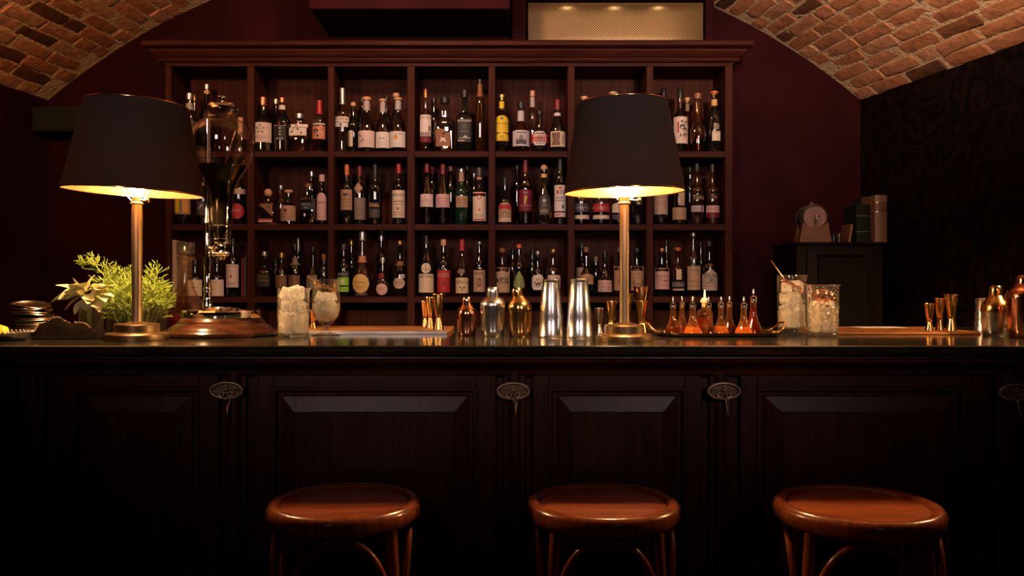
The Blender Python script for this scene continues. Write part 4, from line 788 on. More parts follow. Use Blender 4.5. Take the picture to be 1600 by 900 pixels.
# ---------------------------------------------------------------- table lamps
M_BULB = plain('lamp_bulb_glow', (1, .8, .5), .5, emit=((1.0, .58, .24), BULB))
def table_lamp(px, Y, sc, shade_b, shade_t, roll, label, px_shade=0.0, pitch=0.0):
    ppm = F / Y; x = X(px, Y)
    t = thing('table_lamp', label, 'lamp', (x, Y, BT), group='tall table lamps on the bar')
    r1, r2 = .085 * sc, .061 * sc
    lathe('base', [(0, 0), (r1, 0), (r1 + .001, .004), (r1, .016), (r1 - .004, .02), (r2 + .004, .0215), (r2, .024), (r2, .042), (r2 - .003, .046), (.03, .048), (.018, .052), (0, .052)], M_BRONZE, t, 48, 30)
    zs_ = Z(320, Y) - BT
    lathe('stem', [(0, .048), (.0155 * sc, .048), (.0142 * sc, .06), (.0138 * sc, .12), (.0148 * sc, zs_ - .02), (.0135 * sc, zs_), (0, zs_)], M_STEMB, t, 24, 50)
    lathe('socket', [(0, zs_), (.0145, zs_), (.0175, zs_ + .002), (.0175, zs_ + .005), (.013, zs_ + .008), (.013, zs_ + .018), (.013, zs_ + .022), (0, zs_ + .022)], M_BRONZE, t, 24, 40)
    zbb = zs_ + .020
    lathe('bulb', [(.012, zbb), (.016, zbb + .012), (.024, zbb + .03), (.027, zbb + .046), (.024, zbb + .062), (.014, zbb + .073), (0, zbb + .077)], M_BULB, t, 20, 60)
    MB().tube([(.012, -.012, zs_ + .012), (.034, -.02, zs_ + .01)], .003, 8).build('switch_stem', M_BRONZE, t)
    mb = MB(); mb.lathe([(0, 0), (.006, 0), (.006, .008), (0, .008)], 10, Matrix.Translation((.034, -.02, zs_ + .01)) @ Matrix.Rotation(PI / 2, 4, 'Y')); mb.build('switch_knob', M_BRONZE, t, 40)
    (xb, yb, rb_), (xt, yt, rt) = shade_b, shade_t
    zb2, zt2 = Z(yb, Y) - BT, Z(yt, Y) - BT; rbm, rtm = rb_ / ppm, rt / ppm; dx = (xt - px) / ppm
    zc_ = (zb2 + zt2) / 2; H = (zt2 - zb2) / 2
    MBs = MB(); MBs.lathe([(rbm, -H), (rtm, H), (rtm - .003, H), (rbm - .003, -H), (rbm, -H)], 64)
    s = MBs.build('shade', M_SHADE, t, 30); s.location = (((xb + xt) / 2 - px) / ppm, 0, zc_); s.rotation_euler = (pitch, roll, 0)
    MB().lathe([(rbm - .0035, -H + .001), (rtm - .0035, H - .001)], 64).build('lining', M_LINING, s, 30)
    MB().tube([((rbm - .001) * math.cos(2 * PI * k / 64), (rbm - .001) * math.sin(2 * PI * k / 64), -H) for k in range(64)], .0022, 6, True).build('rim_trim', M_GOLD, s, 60)
    MB().tube([((rtm - .001) * math.cos(2 * PI * k / 64), (rtm - .001) * math.sin(2 * PI * k / 64), H) for k in range(64)], .0018, 6, True).build('rim_trim', M_GOLD, s, 60)
    mb = MB(); zr = H - .03
    for k in range(3):
        a = 2 * PI * k / 3 + .4; rr = rtm - .006 + .0
        mb.tube([(0, 0, zr), (rr * math.cos(a), rr * math.sin(a), H - .006)], .0022, 6)
    mb.build('spider', M_BRONZE, s)
    mb = MB()
    for sx in (-1, 1): mb.tube(curve_pts([(sx * .016, 0, zs_ + .012), (sx * .04, 0, zs_ + .045), (sx * .045, 0, zs_ + .11), (0, 0, zc_ + zr)], 6), .002, 6)
    mb.build('harp', M_BRONZE, t, 60)
    return t
table_lamp(214, 2.36, 1.0, (211, 300.5, 103), (213, 163.5, 75), math.radians(2.8), 'larger table lamp with black drum shade beside the herb jars', pitch=math.radians(1.1))
table_lamp(975.5, 2.30, .9, (975.5, 300, 94), (972, 162, 70), math.radians(-1.3), 'smaller table lamp with black drum shade between the steel tins and the dasher tray', pitch=math.radians(1.1))
table_lamp(1750, 2.34, 1.0, (1750, 300, 98), (1750, 162, 72), 0.0, 'table lamp with black drum shade beyond the copper lidded shaker', pitch=0)
# ---------------------------------------------------------------- glass drip tower
def place(px, py=None, Y=None):
    if Y is None: Y = YB(py)
    return X(px, Y), Y, F / Y
x, Y, pm = place(347, Y=2.58)
tw = thing('drip_tower', 'glass drip tower with globe, chrome pole and turned wooden base', 'dispenser', (x, Y, BT))
k = 1 / pm
lathe('wooden_base', [(0, 0), (.168, 0), (.172, .004), (.172, .012), (.166, .018), (.158, .020), (.152, .028), (.138, .036), (.130, .040), (.128, .046), (.122, .052), (.118, .056), (0, .056)], M_TOWERW, tw, 64, 28)
lathe('chrome_plate', [(0, .056), (.118, .056), (.119, .060), (.119, .074), (.116, .079), (.06, .0795), (.055, .084), (.035, .085), (.033, .088), (0, .088)], M_CHROME, tw, 56, 30)
def tz(py): return Z(py, Y) - BT
px_ = (322 - 347) * k
lathe('pole', [(.0, .078), (.016, .078), (.016, .100), (.0125, .108), (.011, .135), (.013, .140), (.013, .150), (.010, .155), (.010, tz(420)), (.0125, tz(412)), (.0125, tz(372)), (.010, tz(366)), (.0105, tz(356)), (.013, tz(352)), (.013, tz(346)), (.009, tz(338)), (.008, tz(185)), (0, tz(184))], M_CHROME, tw, 18, 40, M=Matrix.Translation((px_, 0.012, 0)))
prof = [(16, 352), (16.5, 330), (17.5, 305), (20, 294), (26, 280), (36, 266), (43, 250), (47.5, 234), (48.5, 222), (47, 209), (41, 197), (32, 190), (24, 186), (22, 181), (22, 171)]
GT = thin_glass('globe_glass', (.93, .90, .88), 1.0, .015, 1.8)
gl = MB().lathe([(q * k, tz(p)) for q, p in prof], 48).build('glass_globe', GT, tw, 60)
lp = [(0, 351), (14.5, 351), (15, 330), (16, 305), (18.5, 294), (24.5, 280), (34.5, 266), (38.5, 260), (0, 260)]
MB().lathe([(q * k, tz(p)) for q, p in lp], 40).build('coffee', plain('black_coffee', (.004, .003, .002), .06), tw, 40)
lathe('lid', [(0, tz(171.5)), (23.5 * k, tz(171.5)), (24 * k, tz(169)), (21.5 * k, tz(166)), (21 * k, tz(163.5)), (14 * k, tz(161)), (6 * k, tz(159.5)), (3.5 * k, tz(157)), (4 * k, tz(154)), (7 * k, tz(152.5)), (6.5 * k, tz(151)), (0, tz(150.3))], M_CHROME, tw, 32, 35)
lathe('lower_collar', [(0, tz(380)), (12 * k, tz(380)), (13 * k, tz(378)), (13 * k, tz(374)), (12 * k, tz(373)), (12 * k, tz(369)), (13.2 * k, tz(367)), (13.2 * k, tz(354)), (16.8 * k, tz(352)), (0, tz(352))], M_CHROME, tw, 26, 35)
tap = lathe('tap', [(0, tz(407)), (4 * k, tz(406)), (6 * k, tz(402)), (8.5 * k, tz(398)), (7 * k, tz(394)), (6 * k, tz(391)), (8 * k, tz(386)), (7 * k, tz(382)), (8 * k, tz(380)), (0, tz(380))], M_CHROME, tw, 18, 40)
MB().tube([(-9 * k, -.012, tz(397)), (9 * k, -.012, tz(397))], 3.2 * k, 10).build('lever', M_CHROME, tap, 50)
mb = MB(); mb.ball((-10 * k, -.012, tz(397)), 4.5 * k, 10); mb.ball((10 * k, -.012, tz(397)), 4.5 * k, 10); mb.build('lever_knob', M_CHROME, tap, 60)
mb = MB(); mb.tube(curve_pts([(px_, .012, tz(388)), (px_ + 10 * k, .006, tz(389)), (-8 * k, 0, tz(384))], 5), [5 * k] * 6 + [4 * k] * 5, 10)
mb.build('bracket', M_CHROME, tw, 50)
mb = MB(); mb.tube([(px_, .0, tz(265)), (px_ + 14 * k, -.055, tz(266))], 1.3 * k, 6); mb.ball((px_ + 15 * k, -.056, tz(266)), 3 * k, 8); mb.build('float_pin', M_CHROME, tw, 60)
MB().tube([(.012, -.01, tz(258)), (.045, -.01, tz(205))], .0022, 6).build('stirrer', M_COPPER, tw, 60)
# ---------------------------------------------------------------- decanter
x, Y, pm = place(290, Y=2.95); k = 1 / pm
dc = thing('wine_decanter', 'clear glass wine decanter with thick stopper holding red wine', 'decanter', (x, Y, BT))
def tzz(py, Y): return max(Z(py, Y) - BT, 0)
flute = lambda a, z: 1 + .018 * math.cos(14 * a)
MB().lathe([(0, 0), (.079, 0), (.084, .004), (.083, .03), (.075, .06), (.06, .09), (.042, .12), (.028, .15), (.021, .18), (.019, .22), (.020, .245), (.03, .252), (.032, .256), (.024, .259)], 56, wob=flute).build('glass_body', thin_glass('decanter_glass', (.93, .85, .78), 1.0, .02, 1.9, haze=((.95, .6, .35), .13)), dc, 50)  # copper-tinted haze in the glass stands in for warm reflections
lathe('wine', [(0, .004), (.078, .004), (.081, .012), (.080, .032), (.074, .056), (0, .056)], plain('red_wine', (.05, .002, .006), .05), dc, 36, 40)
M_CRYST = thin_glass('crystal', (.88, .86, .85), 1.0, .015, 2.0, haze=((.9, .85, .8), .04))
MB().lathe([(0, .236), (.013, .24), (.014, .262), (.024, .266), (.031, .270), (.031, .304), (.029, .308), (0, .308)], 24).build('stopper', M_CRYST, dc, 30)
MB().lathe([(0, .272), (.024, .274), (.026, .30), (0, .302)], 10).build('stopper_core', M_CRYST, dc, 20)
# ---------------------------------------------------------------- herb jars
def leaf_mesh(mb, base, d, L, W, curl, seg=5, side=None):
    d = Vector(d).normalized(); up = Vector((0, 0, 1)); s = d.cross(up)
    if s.length < .1: s = Vector((1, 0, 0))
    s.normalize(); n = s.cross(d).normalized(); v = []; f = []
    if side: 
        q = Matrix.Rotation(side, 3, d); s = q @ s; n = q @ n
    for i in range(seg + 1):
        u = i / seg; w_ = W * math.sin(PI * min(max(u, .03), .97) ** .8) ** .8 * .5
        c = Vector(base) + d * (L * u) + n * (-curl * L * u * u)
        v += [c - s * w_ + n * w_ * .35, c, c + s * w_ + n * w_ * .35]
    for i in range(seg):
        a = i * 3; f += [(a, a + 3, a + 4, a + 1), (a + 1, a + 4, a + 5, a + 2)]
    mb.add(v, f)
M_DILL = plain('dill_green', (.17, .24, .02), .6, noise=.3, nscale=30); M_SAGE = plain('sage_leaf', (.70, .66, .38), .6, noise=.25, nscale=50, bump=.2); M_STEM = plain('herb_stem', (.3, .36, .08), .6); M_THYME = plain('thyme_leaf', (.30, .26, .07), .7)
r3 = random.Random(11)
x, Y, pm = place(214, Y=2.66)
jar = thing('herb_jar', 'wide clear glass jar of water holding the feathery dill', 'jar', (x, Y, BT))
lathe('glass', [(0, 0), (.084, 0), (.088, .006), (.088, .095), (.090, .100), (.086, .100), (.0845, .094), (.084, .010), (0, .008)], M_GLASS, jar, 40, 40)
lathe('water', [(0, .010), (.083, .010), (.083, .07), (0, .07)], thin_glass('water', (.80, .84, .70), .8, .02, 1.33), jar, 32, 40)
dl = thing('dill_bunch', 'bushy bunch of bright green feathery dill in the wide jar', 'herb', (x, Y, BT + .012))
mbS = MB(); mbF = MB()
def frond(p0, d, L, spread=1.0, n=9):
    d = Vector(d).normalized(); p1 = Vector(p0) + d * L
    mbS.tube([p0, Vector(p0).lerp(p1, .5), p1], [.0016, .0012, .0006], 4)
    for i in range(n):
        u = .25 + .75 * i / n
        for s in (-1, 1):
            a = r3.uniform(0, 2 * PI); o = d.orthogonal().normalized(); o = Matrix.Rotation(a, 3, d) @ o
            dd = (d * .7 + o).normalized(); l2 = L * .34 * (1.15 - u * .6) * spread; b0 = Vector(p0).lerp(p1, u)
            for q in range(5):
                bb = b0 + dd * l2 * (.25 + .18 * q); d3 = (dd + Vector((r3.uniform(-1, 1), r3.uniform(-1, 1), r3.uniform(-.5, 1))) * .9).normalized()
                w = d3.orthogonal().normalized() * .0011; e = bb + d3 * l2 * .4
                mbF.add([bb - w, bb + w, e + w * .5, e - w * .5], [(0, 1, 2, 3)])
            w = dd.orthogonal().normalized() * .0007; e = b0 + dd * l2; mbF.add([b0 - w, b0 + w, e + w * .5, e - w * .5], [(0, 1, 2, 3)])
for i in range(66):
    a = r3.uniform(0, 2 * PI); q = math.sqrt(r3.random()); b0 = (q * .05 * math.cos(a), q * .05 * math.sin(a), r3.uniform(.0, .05))
    d = (math.cos(a) * q * (.62 if math.cos(a) < 0 else .42), math.sin(a) * q * .5, 1.0); frond(b0, d, r3.uniform(.10, .165 - .03 * q), 1.0)
for i in range(14):
    a = r3.uniform(0, 2 * PI); frond((.05 * math.cos(a), .05 * math.sin(a), .085), (math.cos(a), math.sin(a), r3.uniform(.0, .5)), r3.uniform(.06, .085), 1.0, 7)
frond((-.05, 0, .10), (-.75, 0, 1.0), .165, .9, 11); frond((-.12, 0, .19), (-.45, 0, .8), .06, 1.3, 8); frond((-.14, 0, .21), (-.9, 0, .3), .05, 1.3, 7)
for i in range(10): frond((-.06 + .01 * i, .0, .06), ((-.25 + .06 * i), .0, 1), r3.uniform(.12, .16), 1.0, 8)
st = mbS.build('stems', M_STEM, dl); fo = mbF.build('fronds', M_DILL, dl); fo['kind'] = 'stuff'; st['kind'] = 'stuff'
th_ = thing('thyme_bunch', 'small golden thyme sprigs leaning out of the wide jar beside the lamp stem', 'herb', (x + .05, Y - .03, BT + .012))
mbT = MB(); mbL = MB()
for i in range(9):
    p0 = Vector((.0 + r3.uniform(-.012, .012), r3.uniform(-.015, .015), .07)); p1 = p0 + Vector((r3.uniform(.01, .065), r3.uniform(-.03, .02), r3.uniform(.035, .075)))
    mbT.tube([p0, p0.lerp(p1, .5) + Vector((0, 0, .008)), p1], .0008, 4)
    for q in range(12):
        c = p0.lerp(p1, .25 + .75 * q / 12) + Vector((0, 0, .006)); leaf_mesh(mbL, c, (r3.uniform(-1, 1), r3.uniform(-1, 1), r3.uniform(-.2, 1)), .009, .005, .2, 2)
mbT.build('stems', M_STEM, th_); o = mbL.build('leaves', M_THYME, th_); o['kind'] = 'stuff'
xs_, Ys_, pm = place(138, Y=2.52)
jar2 = thing('herb_jar', 'small narrow glass jar holding the broad pale sage leaves', 'jar', (xs_ + .008, Ys_, BT))
lathe('glass', [(0, 0), (.032, 0), (.035, .004), (.035, .085), (.036, .09), (.034, .09), (.033, .085), (.033, .008), (0, .007)], M_GLASS, jar2, 28, 40)
lathe('water', [(0, .008), (.0325, .008), (.0325, .05), (0, .05)], MATS['water'], jar2, 24, 40)
sg = thing('sage_bunch', 'bunch of broad pale silvery sage leaves in the small jar', 'herb', (xs_ + .008, Ys_, BT + .01))
mb = MB()
for a in range(5): mb.tube(curve_pts([(.004 * a - .01, 0, 0), (.003 * a - .012, 0, .07), (-.02 + .012 * a, -.006 * (a % 2), .12)], 4), .0016, 5)
mb.build('stems', M_STEM, sg, 60)
for (bx, bz, dx, dy, dz, L, W, cu, sd) in [(-.03, .115, -1, -.3, .15, .075, .034, .5, .5), (-.035, .125, -1, -.2, .6, .07, .026, .25, -.3), (-.03, .125, -.25, -.3, 1, .05, .018, .1, 0), (-.02, .12, -.3, -.6, .5, .06, .03, .2, .6), (-.025, .105, .7, -.8, -.05, .085, .036, .15, -.5), (-.01, .125, .9, -.3, .45, .075, .036, .3, .4), (.0, .115, 1, -.3, .25, .085, .034, .3, .2), (-.01, .13, .4, -.3, .9, .06, .03, .2, .9), (.01, .12, .9, -.5, .8, .06, .03, .3, -.8), (.0, .10, .8, -.7, -.3, .065, .03, .1, .5), (-.03, .11, -.7, -.5, -.7, .06, .022, .1, .3), (-.02, .10, -.3, -.7, -.9, .055, .024, .1, 0), (.0, .095, .2, -1, -.5, .05, .034, .1, .2), (.02, .10, .6, -.8, -.7, .06, .022, .05, .2), (.015, .115, .9, -.7, -.1, .075, .03, .2, -.2), (-.04, .12, -.9, -.6, -.1, .055, .03, .4, 1.0), (-.015, .13, .1, -.8, .55, .06, .034, .3, .3), (.01, .13, .7, -.9, .3, .065, .034, .25, -.4), (-.02, .115, -.5, -.9, .1, .06, .034, .3, .5), (.02, .125, 1, -.2, .55, .07, .03, .2, .1), (.0, .12, .5, -.9, -.2, .06, .036, .2, .6)]:
    mb = MB(); leaf_mesh(mb, (bx, -.006, bz), (dx, dy, dz), L * .95, W * 1.3, cu, 6, sd); mb.build('leaf', M_SAGE, sg, 60)
# ---------------------------------------------------------------- stack of steel coasters, napkin, dish
M_TINW = plain('worn_tin', (.72, .56, .46), .22, 1.0, aniso=.4)
x, Y, pm = place(54, Y=2.56)
rs = random.Random(5); cz = BT; cx = x
cst = None
for i in range(17):
    tilt = 0.0 if i < 6 else (i - 5) * math.radians(1.0)
    lab = 'thin round steel coaster within the leaning stack by the folded napkin' if i < 16 else 'round steel coaster on top of the leaning stack, its dished face showing'
    o = lathe('steel_coaster', [(0, 0), (.054, 0), (.0565, .001), (.058, .0035), (.0575, .0048), (.0555, .0048), (.054, .0025), (.03, .0018), (.028, .0026), (0, .0026)], M_TINW, None, 40, 35) if cst is None else cst.copy()
    if cst is None: cst = o
    else: COL.objects.link(o)
    tag(o, lab, 'coaster', 'steel coasters in the leaning stack')
    if i > 8: cx -= .0018
    o.location = (cx + rs.uniform(-.0012, .0012), Y + rs.uniform(-.0012, .0012), cz + max(0, math.sin(tilt) * .02 * 0)); o.rotation_euler = (0, -tilt, rs.uniform(0, 6))
    cz += .0051 + (.0009 if i >= 5 else 0)
# folded napkin
x, Y, pm = place(112, Y=2.41)
def napkin():
    v = []; f = []; N = 26; Mv = 16
    for i in range(N + 1):
        for j in range(Mv + 1):
            u, w_ = i / N, j / Mv
            xx = -.10 + .20 * u; yy = -.035 + .10 * w_
            ridge = .066 * math.exp(-((u - .25) / .55) ** 2) + .05 * u * (1 - w_) * .4
            prof_ = math.sin(PI * min(1, max(0, w_)) ** .8)
            z = .004 + ridge * (.25 + .75 * prof_) * (.55 + .45 * w_) + .006 * math.sin(u * 17 + w_ * 6) * prof_
            if w_ < .08: z *= .25
            if u < .05: z *= .55
            v.append((xx - .02 * w_ * (1 - u) + .02 * w_ * u, yy, max(z, .002)))
    n = len(v)
    for i in range(N):
        for j in range(Mv): a = i * (Mv + 1) + j; f.append((a, a + Mv + 1, a + Mv + 2, a + 1))
    rim = [i * (Mv + 1) for i in range(N + 1)] + [N * (Mv + 1) + j for j in range(1, Mv + 1)] + [i * (Mv + 1) + Mv for i in range(N - 1, -1, -1)] + [j for j in range(Mv - 1, 0, -1)]
    for r_ in rim: v.append((v[r_][0], v[r_][1], 0))
    L = len(rim)
    for q in range(L): f.append((rim[q], rim[(q + 1) % L], n + (q + 1) % L, n + q))
    f.append(tuple(n + q for q in range(L - 1, -1, -1)))
    return v, f
nk = thing('cloth_napkin', 'dark folded cloth napkin with frayed hem heaped in front of the sage jar', 'napkin', (x, Y, BT), (0, 0, 0))
v, f = napkin(); mk('cloth', v, f, plain('dark_cloth', (.006, .004, .003), .95, noise=.5, nscale=90, bump=.3, spec=.03), nk, 60)
mb = MB(); r4 = random.Random(2)
for i in range(34):
    u = i / 33; col_ = [Vector(q_) for q_ in v[round(u * 22) * 17:round(u * 22) * 17 + 17]]; b0 = max(col_, key=lambda q_: q_.z) - Vector((0, 0, .001)); mb.tube([b0, b0 + Vector((-.008 + r4.uniform(-.004, .004), -.003, r4.uniform(.001, .006)))], [.0012, .0005], 4)
o = mb.build('fringe', plain('fringe_thread', (.30, .17, .09), .8), nk); o['kind'] = 'stuff'
# beaded dish
x, Y, pm = place(8, Y=2.34)
ds = thing('beaded_dish', 'shallow silver dish with beaded rim beside the coaster stack', 'dish', (x, Y, BT))
lathe('bowl', [(0, 0), (.045, 0), (.06, .006), (.07, .02), (.072, .022), (.069, .022), (.058, .009), (.04, .004), (0, .004)], M_STEEL, ds, 40, 40)
mb = MB()
for q in range(40): mb.ball((.071 * math.cos(2 * PI * q / 40), .071 * math.sin(2 * PI * q / 40), .024), .0038, 6)
o = mb.build('beading', M_STEEL, ds, 60)
ln = thing('lemon_wedge', 'yellow lemon wedge lying in the beaded dish', 'fruit', (x - .015, Y, BT + .0045))
mb = MB(); mb.lathe([(0, -.024), (.014, -.018), (.02, 0), (.014, .018), (0, .024)], 16, Matrix.Translation((0, 0, .02)) @ Matrix.Rotation(PI / 2, 4, 'Y')); mb.build('peel', plain('lemon_peel', (.65, .48, .02), .5, noise=.2, nscale=120), ln, 60)
# ---------------------------------------------------------------- ice and mixing glasses
def cube_mesh(s, rng):
    bm = bmesh.new(); bmesh.ops.create_cube(bm, size=s)
    bmesh.ops.bevel(bm, geom=list(bm.edges), offset=s * .07, segments=1, affect='EDGES')
    for v_ in bm.verts: v_.co *= 1 + rng.uniform(-.05, .05)
    me = bpy.data.meshes.new('ice_cube'); bm.to_mesh(me); bm.free()
    for p in me.polygons: p.use_smooth = True
    me.set_sharp_from_angle(angle=math.radians(35)); me.materials.append(M_ICE); return me
ri = random.Random(21); ICES = [cube_mesh(1.0, ri) for _ in range(4)]
def ice(cx, cy, z0, R, n_layers, size, per, label, group, jit=.6):
    z = z0 + size * .5; a0 = 0
    for l in range(n_layers):
        n = per if l < n_layers - 1 else max(1, per - 1)
        a0 += .8
        for q in range(n):
            a = a0 + 2 * PI * q / n; rr = (R - size * .80) if n > 1 else 0
            o = bpy.data.objects.new('ice_cube', ri.choice(ICES)); COL.objects.link(o); s = size * ri.uniform(.88, 1.08)
            o.scale = (s, s, s); o.location = (cx + rr * math.cos(a), cy + rr * math.sin(a), z + ri.uniform(-.1, .1) * size)
            o.rotation_euler = (ri.uniform(-jit, jit), ri.uniform(-jit, jit), ri.uniform(0, 3)); tag(o, label, 'ice', group)
        z += size * .93
def crushed(cx, cy, z0, z1, R, name, label, rfun=None, n=260, s=.011):
    mb = MB()
    for i in range(n):
        z = ri.uniform(z0, z1); rr = (rfun(z) if rfun else R) - s * .8; a = ri.uniform(0, 2 * PI); q = math.sqrt(ri.uniform(.15, 1))
        M = Matrix.Translation((cx + rr * q * math.cos(a), cy + rr * q * math.sin(a), z)) @ Matrix.Rotation(ri.uniform(0, 6), 4, Vector((ri.uniform(-1, 1), ri.uniform(-1, 1), ri.uniform(-1, 1) + .01)).normalized())
        w = s * ri.uniform(.6, 1.2); mb.box(-w / 2, w / 2, -w * .4, w * .4, -w * .45, w * .45, M)
    o = mb.build(name, M_CRUSH); o['kind'] = 'stuff'; tag(o, label, 'ice'); return o
def tumbler(px, Y, rpx, top, label, spout=True, mat=None, name='mixing_glass', base=.012, fill=0.0):
    x = X(px, Y); k = Y / F; R = rpx * k; H = Z(top, Y) - BT
    t = thing(name, label, 'glass', (x, Y, BT))
    def wob(a, z):
        if spout and z > H * .93:
            d = math.cos(a); return 1 + (.16 * max(0, d) ** 14) * ((z / H - .93) / .07)
        return 1.0
    MB().lathe([(0, 0), (R * .93, 0), (R * .97, .003), (R * .985, .02), (R, H * .5), (R, H * .93), (R, H * .97), (R * 1.03, H), (R * .985, H), (R * .955, H * .96), (R * .95, H * .5), (R * .93, base + .004), (R * .8, base), (0, base)], 48, wob=wob).build('glass_wall', mat or M_GLASS, t, 40)
    MB().lathe([(0, .001), (R * .92, .001), (R * .93, base - .001), (0, base - .001)], 32).build('glass_base', M_CRYST, t, 40)
    if fill: MB().lathe([(0, base), (R * .925, base + .002), (R * .94, H * fill), (0, H * fill)], 36).build('glow_filling', glow_liquid('icy_glow', (.98, .95, .9), (.98, .92, .82), .34), t, 40)  # cloudy filling added to make the ice seem to glow
    return t, x, Y, R, H
t, x, Y, R, H = tumbler(458.5, 2.50, 24.5, 450, 'straight mixing glass full of ice beside the turned wooden tower base', fill=.45)
ice(x, Y, BT + .013, R * .99, 4, .0355, 4, 'clear ice cube heaped in the straight mixing glass by the tower', 'ice cubes in the mixing glass by the tower')
water = MATS['water']
# stemmed glass
xg, Yg = X(509.5, 2.57), 2.57; kg = Yg / F
gb = thing('stemmed_mixing_glass', 'stemmed mixing glass with rounded bowl packed with ice', 'glass', (xg, Yg, BT))
def gz(py): return Z(py, Yg) - BT
pg = [(0, 0), (22 * kg, 0), (23 * kg, .0015), (20 * kg, .004), (8 * kg, .009), (5.5 * kg, gz(516)), (5 * kg, gz(510)), (6.5 * kg, gz(506)), (12 * kg, gz(502)), (19 * kg, gz(494)), (22.3 * kg, gz(483)), (22.3 * kg, gz(474)), (21 * kg, gz(462)), (20.5 * kg, gz(447)), (21.2 * kg, gz(436)), (20.4 * kg, gz(436)), (19.6 * kg, gz(447)), (20 * kg, gz(462)), (21.2 * kg, gz(475)), (21.2 * kg, gz(483)), (18 * kg, gz(493)), (11 * kg, gz(500)), (0, gz(503))]
MB().lathe(pg, 40).build('glass_wall', M_GLASS, gb, 40)
MB().lathe([(0, gz(508)), (4 * kg, gz(509)), (4 * kg, gz(516)), (0, gz(517))], 16).build('stem_core', M_CRYST, gb, 40)
MB().lathe([(0, gz(502)), (11 * kg, gz(499.5)), (18 * kg, gz(492.5)), (21 * kg, gz(483)), (21 * kg, gz(474)), (0, gz(474))], 36).build('glow_filling', glow_liquid('icy_glow', (.98, .95, .9), (.98, .92, .82), .34), gb, 40)  # same added filling, brightens the bowl beneath the ice
z0 = BT + gz(498)
ice(xg, Yg, z0 + .004, 20.5 * kg, 1, .020, 3, 'small ice piece in the bowl of the stemmed glass', 'ice in the stemmed glass')
ice(xg, Yg, z0 + .024, 20.8 * kg, 2, .0285, 4, 'small ice piece in the bowl of the stemmed glass', 'ice in the stemmed glass')
def strainer(name, label, c, R, tilt_axis, tilt, mat, handle_dir, hl, spring=True, bowl=False):
    t = thing(name, label, 'strainer', c); Mx = Matrix.Rotation(tilt, 4, tilt_axis)
    if bowl:
        Mx = Matrix.Rotation(tilt, 4, tilt_axis) @ Matrix.Rotation(math.radians(-58), 4, 'X'); mb = MB(); prof = []
        for q in range(9): a = PI / 2 * q / 8; prof.append((R * math.sin(a), -R * .45 * math.cos(a)))
        prof += [(R * 1.04, .001), (R * .98, .001)] + [(R * .96 * math.sin(PI / 2 * q / 8), -R * .42 * math.cos(PI / 2 * q / 8)) for q in range(8, -1, -1)]
        prof[0] = (0, prof[0][1]); prof[-1] = (0, prof[-1][1])
        mb.lathe(prof, 32, Mx, sx=1.0, sy=.85); mb.build('bowl', mat, t, 50)
    else:
        mb = MB(); mb.lathe([(0, .0), (R * .9, 0), (R, .001), (R, .0025), (0, .002)], 36, Mx); mb.build('plate', mat, t, 30)
    mb = MB(); d = Vector(handle_dir).normalized()
    p0 = Vector((R * .9 * math.copysign(1, d.x), 0, .001)); p0 = Mx @ p0
    pts = [p0, p0 + d * hl * .15 + Vector((0, 0, .002)), p0 + d * hl * .6, p0 + d * hl]
    mb.tube(pts, [.0022, .002, .0024, .0032], 8); mb.build('handle', mat, t, 60)
    if spring:
        pts = []
        for q in range(241):
            a = 2 * PI * q / 240 * .92 + .25; b_ = q * 2 * PI / 5.2; rr = R * .95 + .0042 * math.cos(b_); pts.append(Mx @ Vector((rr * math.cos(a), rr * math.sin(a), -.0035 + .0042 * math.sin(b_))))
        MB().tube(pts, .0007, 4).build('spring', mat, t, 60)
    return t
strainer('cocktail_strainer', 'gold coil strainer with short handle resting in the stemmed glass', (xg + .001, Yg, BT + gz(447)), .0355, 'Y', math.radians(18), M_GOLD, (-1, -.05, .75), .035)
# wooden board and jiggers
yb0, yb1, bz = 2.625, 2.96, .012
bd = thing('serving_board', 'long reddish wooden serving board with pale front edge under the gold jiggers', 'board', (0, 0, BT))
xa, xb2 = X(452, yb0), X(698, yb0)
MB().bbox(xa, xb2, yb0 + .006, yb1, 0, bz, .002).build('wood', M_BOARD, bd)
MB().bbox(xa, xb2, yb0, yb0 + .006, 0, bz * .96, .0015).build('edge_strip', plain('pale_edge', (.62, .60, .62), .3, .6), bd)
def jigger(px, Y, top, rt, z0, label, mat, group, rbot=None, waist=.36, name='jigger'):
    k = Y / F; H = Z(top, Y) - z0; R = rt * k; B = (rbot or rt * .85) * k; w_ = R * .42; zw = H * waist
    t = thing(name, label, 'jigger', (X(px, Y), Y, z0), group=group)
    lathe('cup', [(0, zw + .004), (w_ * .8, zw + .004), (R * .88, H - .002), (R * .93, H), (R * 1.08, H), (R * 1.1, H - .0015), (R * .98, H - .003), (w_ + .001, zw + .002), (w_ * 1.0, zw)], mat, t, 28, 40)
    lathe('foot_cup', [(w_, zw), (w_ * 1.05, zw - .003), (B * .97, .004), (B, .001), (B * .95, 0), (B * .85, .002), (w_ * .8, zw - .006), (0, zw - .006)], mat, t, 28, 40)
    lathe('waist_ring', [(w_, zw - .0035), (w_ * 1.28, zw - .002), (w_ * 1.28, zw + .002), (w_, zw + .0035)], mat, t, 24, 50)
    return t
gJ = 'gold jiggers on the wooden board'
jigger(664, 2.90, 470, 7.5, BT + bz, 'short gold jigger at the back of the trio on the wooden board', M_GOLD, gJ)
jigger(672, 2.80, 464, 8.5, BT + bz, 'middle gold jigger of the trio on the wooden board', M_GOLD, gJ)
jigger(685, 2.69, 459, 10, BT + bz, 'tallest gold jigger of the trio, at the front of the wooden board', M_GOLD, gJ)
jigger(489, 2.78, 484, 8, BT + bz, 'gold jigger standing on the board behind the stemmed glass', M_GOLD, None)
